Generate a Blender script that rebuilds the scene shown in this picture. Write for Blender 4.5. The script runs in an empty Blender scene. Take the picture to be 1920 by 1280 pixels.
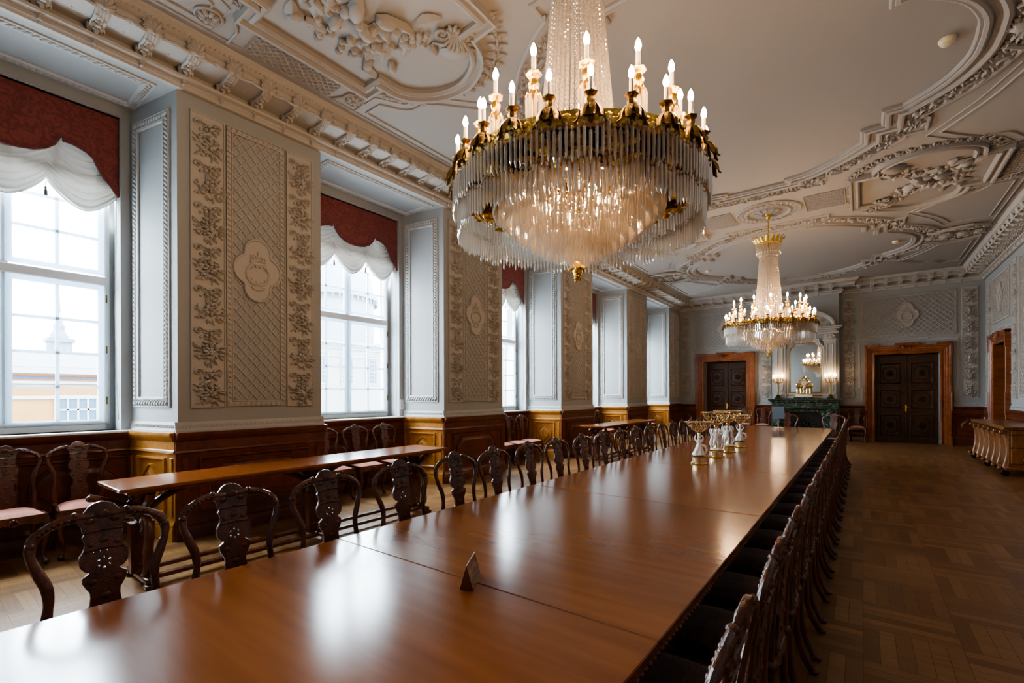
import bpy, math, random
from math import sin, cos, pi, atan2, radians, sqrt
from mathutils import Vector, Matrix
SC = bpy.context.scene
COL = SC.collection
random.seed(7)

# ------------------------------------------------------------------ mesh builder
def ico_dome(nu=6, nr=3, half=True):
    vs=[];fs=[]
    vs.append((0,0,1))
    rings = nr
    for i in range(1,rings+1):
        a = (pi/2 if half else pi)*i/(rings if half else rings+1)
        for j in range(nu):
            t=2*pi*(j+.5*(i%2))/nu
            vs.append((sin(a)*cos(t),sin(a)*sin(t),cos(a)))
    for j in range(nu): fs.append((0,1+j,1+(j+1)%nu))
    for i in range(1,rings):
        b=1+(i-1)*nu; c=1+i*nu
        for j in range(nu): fs.append((b+j,c+j,c+(j+1)%nu,b+(j+1)%nu))
    if not half:
        vs.append((0,0,-1)); n=len(vs)-1; b=1+(rings-1)*nu
        for j in range(nu): fs.append((b+j,n,b+(j+1)%nu))
    return vs,fs
DOME=ico_dome(6,3,True); BALL=ico_dome(8,5,False); BALLHI=ico_dome(16,9,False); OCT=ico_dome(6,2,False)

class MB:
    def __init__(s): s.v=[]; s.f=[]
    def add(s,vs,fs):
        n=len(s.v); s.v.extend([tuple(p) for p in vs]); s.f.extend([tuple(i+n for i in f) for f in fs]); return s
    def inst(s,o,M):
        n=len(s.v); s.v.extend([tuple(M@Vector(p)) for p in o.v]); fl=M.determinant()<0
        s.f.extend([tuple(i+n for i in (reversed(f) if fl else f)) for f in o.f]); return s
    def box(s,x0,x1,y0,y1,z0,z1):
        return s.add([(x0,y0,z0),(x1,y0,z0),(x1,y1,z0),(x0,y1,z0),(x0,y0,z1),(x1,y0,z1),(x1,y1,z1),(x0,y1,z1)],
            [(0,3,2,1),(4,5,6,7),(0,1,5,4),(1,2,6,5),(2,3,7,6),(3,0,4,7)])
    def cbox(s,x0,x1,y0,y1,z0,z1,b=.004):
        # chamfered box
        V=[];idx={}
        for ix,x in enumerate((x0,x1)):
            for iy,y in enumerate((y0,y1)):
                for iz,z in enumerate((z0,z1)):
                    sx=b if ix==0 else -b; sy=b if iy==0 else -b; sz=b if iz==0 else -b
                    for k,p in enumerate(((x,y+sy,z+sz),(x+sx,y,z+sz),(x+sx,y+sy,z))):
                        idx[(ix,iy,iz,k)]=len(V); V.append(p)
        F=[]
        c=lambda k,l:[idx[(a,b_,c_,k)] for a,b_,c_ in l]
        F.append(c(0,[(0,0,0),(0,0,1),(0,1,1),(0,1,0)])); F.append(c(0,[(1,0,0),(1,1,0),(1,1,1),(1,0,1)]))
        F.append(c(1,[(0,0,0),(1,0,0),(1,0,1),(0,0,1)])); F.append(c(1,[(0,1,0),(0,1,1),(1,1,1),(1,1,0)]))
        F.append(c(2,[(0,0,0),(0,1,0),(1,1,0),(1,0,0)])); F.append(c(2,[(0,0,1),(1,0,1),(1,1,1),(0,1,1)]))
        for a in (0,1):
            for d in (0,1):
                e=[idx[(a,d,0,0)],idx[(a,d,1,0)],idx[(a,d,1,1)],idx[(a,d,0,1)]]; F.append(e if a==d else e[::-1])
                e=[idx[(0,a,d,1)],idx[(1,a,d,1)],idx[(1,a,d,2)],idx[(0,a,d,2)]]; F.append(e[::-1] if a==d else e)
                e=[idx[(a,0,d,0)],idx[(a,1,d,0)],idx[(a,1,d,2)],idx[(a,0,d,2)]]; F.append(e[::-1] if a==d else e)
                for g in (0,1): 
                    e=[idx[(a,d,g,0)],idx[(a,d,g,1)],idx[(a,d,g,2)]]; F.append(e if (a+d+g)%2 else e[::-1])
        return s.add(V,F)
    def blob(s,c,r,ang=0,tilt=0,T=DOME,M=None):
        # ellipsoid in local xy with rotation about n (z), optional tilt
        ca,sa=cos(ang),sin(ang); ct,st=cos(tilt),sin(tilt); V=[]
        for x,y,z in T[0]:
            x*=r[0];y*=r[1];z*=r[2]
            x,z=x*ct-z*st,x*st+z*ct
            p=(c[0]+x*ca-y*sa,c[1]+x*sa+y*ca,c[2]+z)
            V.append(M@Vector(p) if M else p)
        return s.add(V,T[1])
    def tube(s,P,r,n=8,closed=False,ry=None,ref=None,cap=True):
        P=[Vector(p) for p in P]; N=len(P)
        if not hasattr(r,'__len__'): r=[r]*N
        if ry is None: ry=r
        elif not hasattr(ry,'__len__'): ry=[ry]*N
        T=[]
        for i in range(N):
            a=P[(i-1)%N] if (closed or i>0) else P[i]; b=P[(i+1)%N] if (closed or i<N-1) else P[i]
            t=b-a
            if t.length<1e-9: t=Vector((0,0,1))
            T.append(t.normalized())
        if ref is not None: ref=Vector(ref)
        nrm=ref or (Vector((0,0,1)) if abs(T[0].z)<.9 else Vector((1,0,0)))
        V=[]
        for i in range(N):
            u=(nrm if ref is None else ref); u=u-T[i]*u.dot(T[i])
            if u.length<1e-6: u=T[i].orthogonal()
            u.normalize(); nrm=u; w=T[i].cross(u)
            for j in range(n):
                a=2*pi*j/n; V.append(P[i]+u*cos(a)*r[i]+w*sin(a)*ry[i])
        F=[]
        for i in range(N if closed else N-1):
            b=i*n;c=((i+1)%N)*n
            for j in range(n): F.append((b+j,b+(j+1)%n,c+(j+1)%n,c+j))
        if cap and not closed: F.append(tuple(reversed(range(n)))); F.append(tuple(range((N-1)*n,N*n)))
        return s.add(V,F)
    def lathe(s,prof,c=(0,0,0),n=16,lobes=0,amp=0):
        V=[];F=[]
        for r,z in prof:
            for j in range(n):
                a=2*pi*j/n; rr=r*(1+amp*cos(lobes*a)) if lobes else r
                V.append((c[0]+rr*cos(a),c[1]+rr*sin(a),c[2]+z))
        for i in range(len(prof)-1):
            for j in range(n): F.append((i*n+j,i*n+(j+1)%n,(i+1)*n+(j+1)%n,(i+1)*n+j))
        F.append(tuple(range(n-1,-1,-1))); k=(len(prof)-1)*n; F.append(tuple(range(k,k+n)))
        return s.add(V,F)
    def prism(s,pts,z0,z1):
        # pts ccw 2D -> extrude along z
        n=len(pts); V=[(x,y,z0) for x,y in pts]+[(x,y,z1) for x,y in pts]
        F=[tuple(range(n-1,-1,-1)),tuple(range(n,2*n))]+[(i,(i+1)%n,n+(i+1)%n,n+i) for i in range(n)]
        return s.add(V,F)
    def sweep(s,path,prof,closed=False,hz=0):
        # path 2D; prof list of (offset to the LEFT of travel, height)
        n=len(path); V=[];m=len(prof)
        for i in range(n):
            for o,h in prof:
                q=offpt(path,i,o,closed); V.append((q[0],q[1],hz+h))
        F=[]
        for i in range(n if closed else n-1):
            a=i*m;b=((i+1)%n)*m
            for j in range(m-1): F.append((a+j,b+j,b+j+1,a+j+1))
        return s.add(V,F)
def offpt(path,i,o,closed):
    n=len(path); p=Vector(path[i])
    d1=(p-Vector(path[i-1])) if (closed or i>0) else None
    d2=(Vector(path[(i+1)%n])-p) if (closed or i<n-1) else None
    if d1 is None or d1.length<1e-9: d1=d2
    if d2 is None or d2.length<1e-9: d2=d1
    d1=d1.normalized(); d2=d2.normalized()
    n1=Vector((-d1.y,d1.x)); n2=Vector((-d2.y,d2.x)); m=n1+n2
    if m.length<1e-6: m=n1
    m.normalize(); k=o/max(.35,m.dot(n1)); return (p.x+m.x*k,p.y+m.y*k)
def offpath(path,o,closed): return [offpt(path,i,o,closed) for i in range(len(path))]
def resample(path,step,closed=False):
    P=[Vector(p) for p in path]
    if closed: P=P+[P[0]]
    out=[]; acc=0
    for a,b in zip(P,P[1:]):
        L=(b-a).length
        if L<1e-9: continue
        d=(b-a)/L
        while acc<=L:
            out.append((a+d*acc, atan2(d.y,d.x))); acc+=step
        acc-=L
    return out
def catmull(pts,k=6,closed=False):
    P=[Vector(p) for p in pts]; n=len(P); out=[]
    for i in range(n if closed else n-1):
        p1=P[i];p2=P[(i+1)%n]; p0=P[i-1] if (closed or i>0) else p1*2-p2; p3=P[(i+2)%n] if (closed or i<n-2) else p2*2-p1
        for j in range(k):
            t=j/k; out.append(.5*((2*p1)+(p2-p0)*t+(2*p0-5*p1+4*p2-p3)*t*t+(3*p1-p0-3*p2+p3)*t**3))
    if not closed: out.append(P[-1])
    return out
def frame(O,U,V,N):
    M=Matrix.Identity(4)
    for i,c in enumerate((U,V,N,O)):
        for k in range(3): M[k][i]=c[k]
    return M
def ML(x,y,z=0,a=0,s=1): return Matrix.Translation((x,y,z))@Matrix.Rotation(a,4,'Z')@Matrix.Scale(s,4)

def mesh(name,mb,mat,smooth=True,ang=38):
    me=bpy.data.meshes.new(name); me.from_pydata(mb.v,[],mb.f); me.validate()
    me.materials.append(mat)
    if smooth:
        me.polygons.foreach_set('use_smooth',[True]*len(me.polygons))
        try: me.set_sharp_from_angle(angle=radians(ang))
        except Exception: pass
    me.update(); return me
def link(name,data,parent=None,loc=None,rz=None,kind=None):
    o=bpy.data.objects.new(name,data); COL.objects.link(o)
    if parent: o.parent=parent
    if loc is not None: o.location=loc
    if rz is not None: o.rotation_euler=(0,0,rz)
    if kind: o['kind']=kind
    return o
def obj(name,mb,mat,parent=None,loc=None,rz=None,kind=None,smooth=True,ang=38):
    return link(name,mesh(name,mb,mat,smooth,ang),parent,loc,rz,kind)
def struct(name,mb,mat,parent=None,**k): return obj(name,mb,mat,parent,kind='structure',**k)
def tag(o,label,cat,group=None):
    o['label']=label; o['category']=cat
    if group: o['group']=group
    return o
def thing(name,label,cat,loc=(0,0,0),rz=0,group=None):
    o=bpy.data.objects.new(name,None); COL.objects.link(o); o.empty_display_size=.1
    o.location=loc; o.rotation_euler=(0,0,rz); return tag(o,label,cat,group)
def dup(o,parent=None):
    c=o.copy(); COL.objects.link(c)
    if parent: c.parent=parent
    for ch in list(o.children): dup(ch,c)
    return c
def dup_thing(o,loc,rz,label):
    c=dup(o); c.location=loc; c.rotation_euler=(0,0,rz); c['label']=label; return c

# ------------------------------------------------------------------ materials
def newmat(name):
    m=bpy.data.materials.new(name); m.use_nodes=True; nt=m.node_tree; nt.nodes.clear()
    out=nt.nodes.new('ShaderNodeOutputMaterial'); return m,nt,out
def N(nt,t,**k):
    n=nt.nodes.new(t)
    for a,b in k.items(): setattr(n,a,b)
    return n
def ramp(nt,stops):
    r=N(nt,'ShaderNodeValToRGB'); e=r.color_ramp.elements
    while len(e)<len(stops): e.new(.5)
    for i,(p,c) in enumerate(stops): e[i].position=p; e[i].color=(*c,1)
    return r
def principled(name,col,rough=.5,metal=0,bump=0,bscale=40,noise=0,nscale=3,coat=0,emit=None,spec=.5,trans=0,ior=1.45):
    m,nt,out=newmat(name); b=N(nt,'ShaderNodeBsdfPrincipled'); nt.links.new(b.outputs[0],out.inputs[0])
    b.inputs['Base Color'].default_value=(*col,1); b.inputs['Roughness'].default_value=rough; b.inputs['Metallic'].default_value=metal
    b.inputs['Coat Weight'].default_value=coat; b.inputs['Specular IOR Level'].default_value=spec; b.inputs['IOR'].default_value=ior
    b.inputs['Transmission Weight'].default_value=trans
    tc=N(nt,'ShaderNodeTexCoord')
    if noise:
        t=N(nt,'ShaderNodeTexNoise'); t.inputs['Scale'].default_value=nscale; t.inputs['Detail'].default_value=5
        nt.links.new(tc.outputs['Object'],t.inputs[0])
        r=ramp(nt,[(.3,tuple(c*(1-noise) for c in col)),(.7,tuple(min(1,c*(1+noise)) for c in col))])
        nt.links.new(t.outputs[0],r.inputs[0]); nt.links.new(r.outputs[0],b.inputs['Base Color'])
    if bump:
        t=N(nt,'ShaderNodeTexNoise'); t.inputs['Scale'].default_value=bscale; t.inputs['Detail'].default_value=4
        nt.links.new(tc.outputs['Object'],t.inputs[0])
        bp=N(nt,'ShaderNodeBump'); bp.inputs['Strength'].default_value=bump; bp.inputs['Distance'].default_value=.01
        nt.links.new(t.outputs[0],bp.inputs['Height']); nt.links.new(bp.outputs[0],b.inputs['Normal'])
    if emit:
        b.inputs['Emission Color'].default_value=(*emit[0],1); b.inputs['Emission Strength'].default_value=emit[1]
    return m
def wood(name,dark,light,rough=.3,scale=(1,1,1),coat=0,bump=.05,carve=0,coord='Object',wsc=6,spec=.5,dist=.6):
    m,nt,out=newmat(name); b=N(nt,'ShaderNodeBsdfPrincipled'); nt.links.new(b.outputs[0],out.inputs[0])
    tc=N(nt,'ShaderNodeTexCoord'); mp=N(nt,'ShaderNodeMapping'); mp.inputs['Scale'].default_value=scale
    nt.links.new(tc.outputs[coord],mp.inputs[0])
    n1=N(nt,'ShaderNodeTexNoise'); n1.inputs['Scale'].default_value=wsc; n1.inputs['Detail'].default_value=(8 if bump else 2.5); n1.inputs['Distortion'].default_value=dist
    nt.links.new(mp.outputs[0],n1.inputs[0])
    n2=N(nt,'ShaderNodeTexNoise'); n2.inputs['Scale'].default_value=wsc*.17; n2.inputs['Detail'].default_value=3
    nt.links.new(mp.outputs[0],n2.inputs[0])
    mx=N(nt,'ShaderNodeMath',operation='ADD'); nt.links.new(n1.outputs[0],mx.inputs[0]); nt.links.new(n2.outputs[0],mx.inputs[1])
    mul=N(nt,'ShaderNodeMath',operation='MULTIPLY'); mul.inputs[1].default_value=.5; nt.links.new(mx.outputs[0],mul.inputs[0])
    r=ramp(nt,[(.36,dark),(.64,light)]); nt.links.new(mul.outputs[0],r.inputs[0]); nt.links.new(r.outputs[0],b.inputs['Base Color'])
    b.inputs['Roughness'].default_value=rough; b.inputs['Coat Weight'].default_value=coat; b.inputs['Coat Roughness'].default_value=rough*.6
    b.inputs['Specular IOR Level'].default_value=spec
    bp=N(nt,'ShaderNodeBump'); bp.inputs['Strength'].default_value=bump; bp.inputs['Distance'].default_value=.004
    nt.links.new(n1.outputs[0],bp.inputs['Height'])
    last=bp
    if carve:
        v=N(nt,'ShaderNodeTexNoise'); v.inputs['Scale'].default_value=55; v.inputs['Detail'].default_value=2; v.inputs['Distortion'].default_value=1.5
        nt.links.new(tc.outputs['Object'],v.inputs[0])
        b2=N(nt,'ShaderNodeBump'); b2.inputs['Strength'].default_value=carve; b2.inputs['Distance'].default_value=.012
        nt.links.new(v.outputs[0],b2.inputs['Height']); nt.links.new(bp.outputs[0],b2.inputs['Normal']); last=b2
    if bump: nt.links.new(last.outputs[0],b.inputs['Normal'])
    return m

M_PLAST=principled('grey_plaster',(.335,.352,.355),.75,bump=.15,bscale=60)
M_MOULD=principled('light_grey_moulding',(.43,.435,.43),.7,bump=.15,bscale=60)
M_CREAM=principled('cream_stucco',(.43,.412,.385),.7,bump=.2,bscale=45)
M_CEIL=principled('ceiling_paint',(.315,.295,.275),.8,bump=.1,bscale=30)
M_WHITE=principled('white_paint',(.66,.68,.68),.45)
def m_sash():
    m,nt,out=newmat('sash_paint'); d=N(nt,'ShaderNodeBsdfDiffuse'); d.inputs[0].default_value=(.66,.69,.70,1); t=N(nt,'ShaderNodeBsdfTranslucent'); t.inputs[0].default_value=(.62,.72,.80,1)
    x=N(nt,'ShaderNodeMixShader'); x.inputs[0].default_value=.45; nt.links.new(d.outputs[0],x.inputs[1]); nt.links.new(t.outputs[0],x.inputs[2]); nt.links.new(x.outputs[0],out.inputs[0]); return m
M_SASH=m_sash()
M_TABLE=wood('polished_mahogany',(.19,.054,.010),(.275,.086,.018),.17,(.30,3.2,2),coat=0,bump=0,wsc=4,dist=.2,spec=.85)
M_CHAIR=wood('dark_carved_walnut',(.045,.012,.006),(.15,.042,.018),.27,(3,3,1.2),coat=.3,bump=.05,carve=.35)
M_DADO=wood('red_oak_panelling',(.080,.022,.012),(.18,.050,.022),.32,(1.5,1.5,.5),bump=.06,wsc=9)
M_DADO_LIT=wood('lit_tint_oak_panelling',(.30,.12,.025),(.50,.23,.055),.3,(1.5,1.5,.5),bump=.05,wsc=9,coat=.3)  # same dado oak for the reveals, window light painted in as a golden tint
M_DOOR=wood('orange_door_wood',(.16,.045,.012),(.34,.11,.03),.28,(2,2,.4),coat=.2,wsc=8)
M_DOORD=wood('dark_door_wood',(.030,.012,.006),(.085,.032,.014),.35,(2,2,.5),wsc=8,carve=.3)
M_SIDE=wood('golden_walnut',(.10,.036,.010),(.30,.13,.04),.3,(3,3,.8),coat=.2,wsc=8,carve=.15)
M_GOLD=principled('gilt_bronze',(.88,.53,.13),.3,1,bump=.5,bscale=70,noise=.3,nscale=30)
M_BRASS=principled('aged_brass',(.26,.165,.055),.38,1,bump=.5,bscale=60,noise=.4,nscale=25)
M_CANDLE=principled('candle_sleeve',(.85,.80,.68),.4)
M_BLACK=principled('black_iron',(.012,.012,.012),.5)
M_RED=None
M_PORC=principled('bisque_porcelain',(.78,.77,.75),.35)
M_PLASTIC=principled('cream_plastic',(.62,.53,.36),.4)
M_ACRYL=principled('blue_grey_panel',(.16,.24,.36),.2)
M_MIRROR=principled('mirror_glass',(.82,.84,.82),.02,1)
def m_bulb():
    m,nt,out=newmat('glowing_bulb'); e=N(nt,'ShaderNodeEmission'); e.inputs[0].default_value=(1,.64,.35,1); e.inputs[1].default_value=BULB
    nt.links.new(e.outputs[0],out.inputs[0]); return m
def m_crystal():
    m,nt,out=newmat('cut_crystal'); g=N(nt,'ShaderNodeBsdfGlass'); g.inputs['Color'].default_value=(1,.985,.96,1); g.inputs['IOR'].default_value=1.5; g.inputs['Roughness'].default_value=.0
    gl=N(nt,'ShaderNodeBsdfGlossy'); gl.inputs['Color'].default_value=(1,.97,.93,1); gl.inputs['Roughness'].default_value=.08
    t=N(nt,'ShaderNodeBsdfTransparent'); t.inputs[0].default_value=(.97,.96,.94,1)
    a=N(nt,'ShaderNodeMixShader'); a.inputs[0].default_value=.36; b=N(nt,'ShaderNodeMixShader'); b.inputs[0].default_value=.36
    nt.links.new(g.outputs[0],a.inputs[1]); nt.links.new(gl.outputs[0],a.inputs[2]); nt.links.new(a.outputs[0],b.inputs[1]); nt.links.new(t.outputs[0],b.inputs[2])
    tl=N(nt,'ShaderNodeBsdfTranslucent'); tl.inputs[0].default_value=(1,.90,.78,1); df=N(nt,'ShaderNodeBsdfDiffuse'); df.inputs[0].default_value=(1,.88,.76,1)
    c=N(nt,'ShaderNodeMixShader'); c.inputs[0].default_value=.5; nt.links.new(tl.outputs[0],c.inputs[1]); nt.links.new(df.outputs[0],c.inputs[2])
    d=N(nt,'ShaderNodeMixShader'); d.inputs[0].default_value=.30; nt.links.new(b.outputs[0],d.inputs[1]); nt.links.new(c.outputs[0],d.inputs[2])
    nt.links.new(d.outputs[0],out.inputs[0]); return m
def m_pane():
    m,nt,out=newmat('window_glass'); t=N(nt,'ShaderNodeBsdfTransparent'); t.inputs[0].default_value=(.97,.98,.98,1)
    g=N(nt,'ShaderNodeBsdfGlossy'); g.inputs['Roughness'].default_value=.02
    f=N(nt,'ShaderNodeValue'); f.outputs[0].default_value=.05
    mx=N(nt,'ShaderNodeMixShader'); nt.links.new(f.outputs[0],mx.inputs[0]); nt.links.new(t.outputs[0],mx.inputs[1]); nt.links.new(g.outputs[0],mx.inputs[2])
    nt.links.new(mx.outputs[0],out.inputs[0]); return m
def m_sheer():
    m,nt,out=newmat('sheer_voile'); d=N(nt,'ShaderNodeBsdfDiffuse'); d.inputs[0].default_value=(.50,.485,.45,1)
    tl=N(nt,'ShaderNodeBsdfTranslucent'); tl.inputs[0].default_value=(.34,.33,.30,1)
    tr=N(nt,'ShaderNodeBsdfTransparent')
    a=N(nt,'ShaderNodeMixShader'); a.inputs[0].default_value=.07; b=N(nt,'ShaderNodeMixShader'); b.inputs[0].default_value=.005
    nt.links.new(d.outputs[0],a.inputs[1]); nt.links.new(tl.outputs[0],a.inputs[2]); nt.links.new(a.outputs[0],b.inputs[1]); nt.links.new(tr.outputs[0],b.inputs[2])
    tc=N(nt,'ShaderNodeTexCoord'); nz=N(nt,'ShaderNodeTexNoise'); mp=N(nt,'ShaderNodeMapping'); mp.inputs['Scale'].default_value=(1,3,26)
    nt.links.new(tc.outputs['Object'],mp.inputs[0]); nt.links.new(mp.outputs[0],nz.inputs[0]); nz.inputs['Scale'].default_value=2
    bp=N(nt,'ShaderNodeBump'); bp.inputs['Strength'].default_value=.6; bp.inputs['Distance'].default_value=.03; nt.links.new(nz.outputs[0],bp.inputs['Height']); nt.links.new(bp.outputs[0],d.inputs['Normal'])
    nt.links.new(b.outputs[0],out.inputs[0]); return m
def m_damask(name,c1,c2,rough=.75,scale=11):
    m,nt,out=newmat(name); b=N(nt,'ShaderNodeBsdfPrincipled'); nt.links.new(b.outputs[0],out.inputs[0]); b.inputs['Roughness'].default_value=rough
    b.inputs['Sheen Weight'].default_value=.3
    tc=N(nt,'ShaderNodeTexCoord'); n=N(nt,'ShaderNodeTexNoise'); n.inputs['Scale'].default_value=scale; n.inputs['Detail'].default_value=3; n.inputs['Distortion'].default_value=2.5
    nt.links.new(tc.outputs['Object'],n.inputs[0]); r=ramp(nt,[(.46,c1),(.54,c2)]); nt.links.new(n.outputs[0],r.inputs[0]); nt.links.new(r.outputs[0],b.inputs[0]); return m
def m_marble():
    m,nt,out=newmat('green_marble'); b=N(nt,'ShaderNodeBsdfPrincipled'); nt.links.new(b.outputs[0],out.inputs[0]); b.inputs['Roughness'].default_value=.25
    tc=N(nt,'ShaderNodeTexCoord'); n=N(nt,'ShaderNodeTexNoise'); n.inputs['Scale'].default_value=6; n.inputs['Detail'].default_value=8; n.inputs['Distortion'].default_value=1.5
    nt.links.new(tc.outputs['Object'],n.inputs[0]); r=ramp(nt,[(.40,(.012,.03,.022)),(.55,(.035,.07,.05)),(.66,(.16,.22,.18))]); nt.links.new(n.outputs[0],r.inputs[0]); nt.links.new(r.outputs[0],b.inputs[0]); return m
def m_floor():
    # parquet blocks: checker of two plank directions
    m,nt,out=newmat('oak_parquet'); b=N(nt,'ShaderNodeBsdfPrincipled'); nt.links.new(b.outputs[0],out.inputs[0])
    tc=N(nt,'ShaderNodeTexCoord'); S=.50
    def brick(rot):
        mp=N(nt,'ShaderNodeMapping'); mp.inputs['Rotation'].default_value=(0,0,rot); nt.links.new(tc.outputs['Object'],mp.inputs[0])
        br=N(nt,'ShaderNodeTexBrick'); br.offset=.0; br.inputs['Scale'].default_value=1; br.inputs['Brick Width'].default_value=S; br.inputs['Row Height'].default_value=S/6
        br.inputs['Mortar Size'].default_value=.0022; br.inputs['Mortar Smooth'].default_value=.3; br.inputs['Bias'].default_value=0
        br.inputs['Color1'].default_value=(.18,.085,.030,1); br.inputs['Color2'].default_value=(.35,.195,.083,1); br.inputs['Mortar'].default_value=(.11,.055,.022,1)
        nt.links.new(mp.outputs[0],br.inputs[0])
        mp2=N(nt,'ShaderNodeMapping'); mp2.inputs['Rotation'].default_value=(0,0,rot); mp2.inputs['Scale'].default_value=(2,26,1); nt.links.new(tc.outputs['Object'],mp2.inputs[0])
        nz=N(nt,'ShaderNodeTexNoise'); nz.inputs['Scale'].default_value=2; nz.inputs['Detail'].default_value=6; nt.links.new(mp2.outputs[0],nz.inputs[0])
        rr=ramp(nt,[(.3,(.62,.58,.52)),(.7,(1,1,1))]); nt.links.new(nz.outputs[0],rr.inputs[0])
        mx=N(nt,'ShaderNodeMixRGB',blend_type='MULTIPLY'); mx.inputs[0].default_value=.8; nt.links.new(br.outputs[0],mx.inputs[1]); nt.links.new(rr.outputs[0],mx.inputs[2]); return mx
    a=brick(0); c=brick(pi/2)
    ck=N(nt,'ShaderNodeTexChecker'); ck.inputs['Scale'].default_value=1/S; nt.links.new(tc.outputs['Object'],ck.inputs[0])
    mx=N(nt,'ShaderNodeMixRGB'); nt.links.new(ck.outputs[1],mx.inputs[0]); nt.links.new(a.outputs[0],mx.inputs[1]); nt.links.new(c.outputs[0],mx.inputs[2])
    nt.links.new(mx.outputs[0],b.inputs[0]); b.inputs['Roughness'].default_value=.33; b.inputs['Specular IOR Level'].default_value=.4
    return m
def m_oldwall(name,c,nb=.1): return principled(name,c,.8,noise=nb,nscale=.6)
BULB=145.0
M_BULB=m_bulb(); M_CRYS=m_crystal(); M_PANE=m_pane(); M_SHEER=m_sheer(); M_MARBLE=m_marble(); M_FLOOR=m_floor()
M_RED=m_damask('red_damask',(.15,.030,.024),(.22,.050,.040))
M_SEAT=m_damask('rose_damask',(.60,.20,.13),(.42,.15,.11),scale=22)
M_SEATD=m_damask('dark_red_damask',(.10,.030,.022),(.03,.012,.01),scale=22)
WORLD=9; EXPO=1.42; DAY=180
# ------------------------------------------------------------------ ornament templates (u,v,n)
def t_rosette(np_=6,r=.05):
    m=MB()
    for k in range(np_):
        a=2*pi*k/np_; m.blob((r*.6*cos(a),r*.6*sin(a),0),(r*.5,r*.3,r*.35),a,-.3)
    m.blob((0,0,r*.1),(r*.26,r*.26,r*.5)); return m
def t_leaf(L=.08,w=.03,h=.02):
    m=MB(); pts=[]
    # leaf with midrib
    for k,(t,ww) in enumerate([(0,.25),(.3,1),(.6,.9),(.85,.45),(1,.02)]):
        pts.append(((t*L,-w*ww*.5,h*.15*(1-t)),(t*L,0,h*(1-.6*t)),(t*L,w*ww*.5,h*.15*(1-t))))
    V=[p for q in pts for p in q]; F=[]
    for i in range(4):
        for j in range(2): a=i*3+j; F.append((a,a+3,a+4,a+1))
    return m.add(V,F)
def t_spiral(r=.06,turns=1.6,w=.012,flip=1,n=22):
    P=[];R=[]
    for i in range(n+1):
        t=i/n; a=turns*2*pi*t; rr=r*(1-.85*t)
        P.append((rr*cos(a)*flip,rr*sin(a),w*.5)); R.append(w*(1-.5*t))
    m=MB().tube(P,R,5,ref=(0,0,1)); m.blob((0,0,0),(r*.25,r*.25,w*1.6)); return m
def t_fan(h=.11,w=.11,n=5):
    m=MB()
    for k in range(n):
        a=pi/2+(k-(n-1)/2)*.42; L=h*(1-.14*abs(k-(n-1)/2)); m.inst(t_leaf(L,w*.3,.022),ML(0,0,0,a)); m.blob((cos(a)*L,sin(a)*L,.006),(.013,.013,.014))
    m.blob((0,0,0),(.02,.016,.025)); return m
def cluster(rw,rh,n,seed,rs=.03,h=.04):
    rnd=random.Random(seed); m=MB()
    for k in range(n):
        a=rnd.uniform(0,2*pi); q=sqrt(rnd.random()); x=rw*q*cos(a); y=rh*q*sin(a); s=rnd.uniform(.6,1.1)*rs
        if rnd.random()<.55: m.inst(t_leaf(s*2.4,s*1.1,s*.7),ML(x,y,.002+h*(1-q)*.22,a+rnd.uniform(-.6,.6)))
        else: m.blob((x,y,h*(1-q)*.5),(s*.75,s*.5,s*.7),rnd.uniform(0,6))
    return m
def t_rosecluster(seed,w=.10,h=.13):
    m=cluster(w*1.15,h*1.12,40,seed,.036,.045)
    m.inst(t_rosette(6,.055),ML(0,.0,.015)); m.inst(t_rosette(5,.036),ML(-.045,-.06,.01)); m.inst(t_rosette(5,.034),ML(.05,.05,.01)); return m
def t_curlmotif():
    m=MB(); m.inst(t_spiral(.042,1.4,.014),ML(-.088,.02)); m.inst(t_spiral(.042,1.4,.014,-1),ML(.088,.02)); m.inst(t_rosette(6,.05),ML(0,0,0)); m.inst(cluster(.11,.05,10,5,.03,.03),ML(0,-.02))
    m.tube([(-.07,.045,.008),(0,.025,.008),(.07,.045,.008)],.007,5); return m
MOTIFS=[]
for sd in range(3):
    m=MB(); m.inst(t_curlmotif(),ML(0,.16)); m.inst(t_rosecluster(sd),ML(0,-.06)); MOTIFS.append(m)
def flower_column(u0,u1,v0,v1,plate=True,seed=0,pitch=.483):
    m=MB(); uc=(u0+u1)/2
    if plate: m.box(u0,u1,v0,v1,0,.014)
    path=[(u0,v0),(u1,v0),(u1,v1),(u0,v1)]
    m.sweep(path,[(0,.014),(.004,.026),(.014,.026),(.018,.014)],True)
    n=max(1,round((v1-v0-.06)/pitch)); p=(v1-v0-.06)/n; s=min(1.15,(u1-u0)/.26)
    for k in range(n): m.inst(MOTIFS[(k+seed)%3],Matrix.Translation((uc,v0+.03+p*(k+.5)-.03,.012))@Matrix.Diagonal((s,p/.483,1.7,1)))
    return m
def rope(m,path,closed,r=.022,pitch=.05,h=.02,z=0):
    for p,a in resample(path,pitch,closed): m.blob((p.x,p.y,z),(r*1.35,r*.62,h),a+.85)
def braid(m,u0,u1,v0,v1,w=.05,pitch=.07):
    path=[(u0,v0),(u1,v0),(u1,v1),(u0,v1)]
    m.sweep(path,[(0,0),(0,.022),(.008,.026),(.012,.01),(w,.01),(w+.004,.024),(w+.012,.024),(w+.014,0)],True)
    rope(m,offpath(path,w*.52,True),True,w*.42,pitch,.024,.006)
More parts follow.
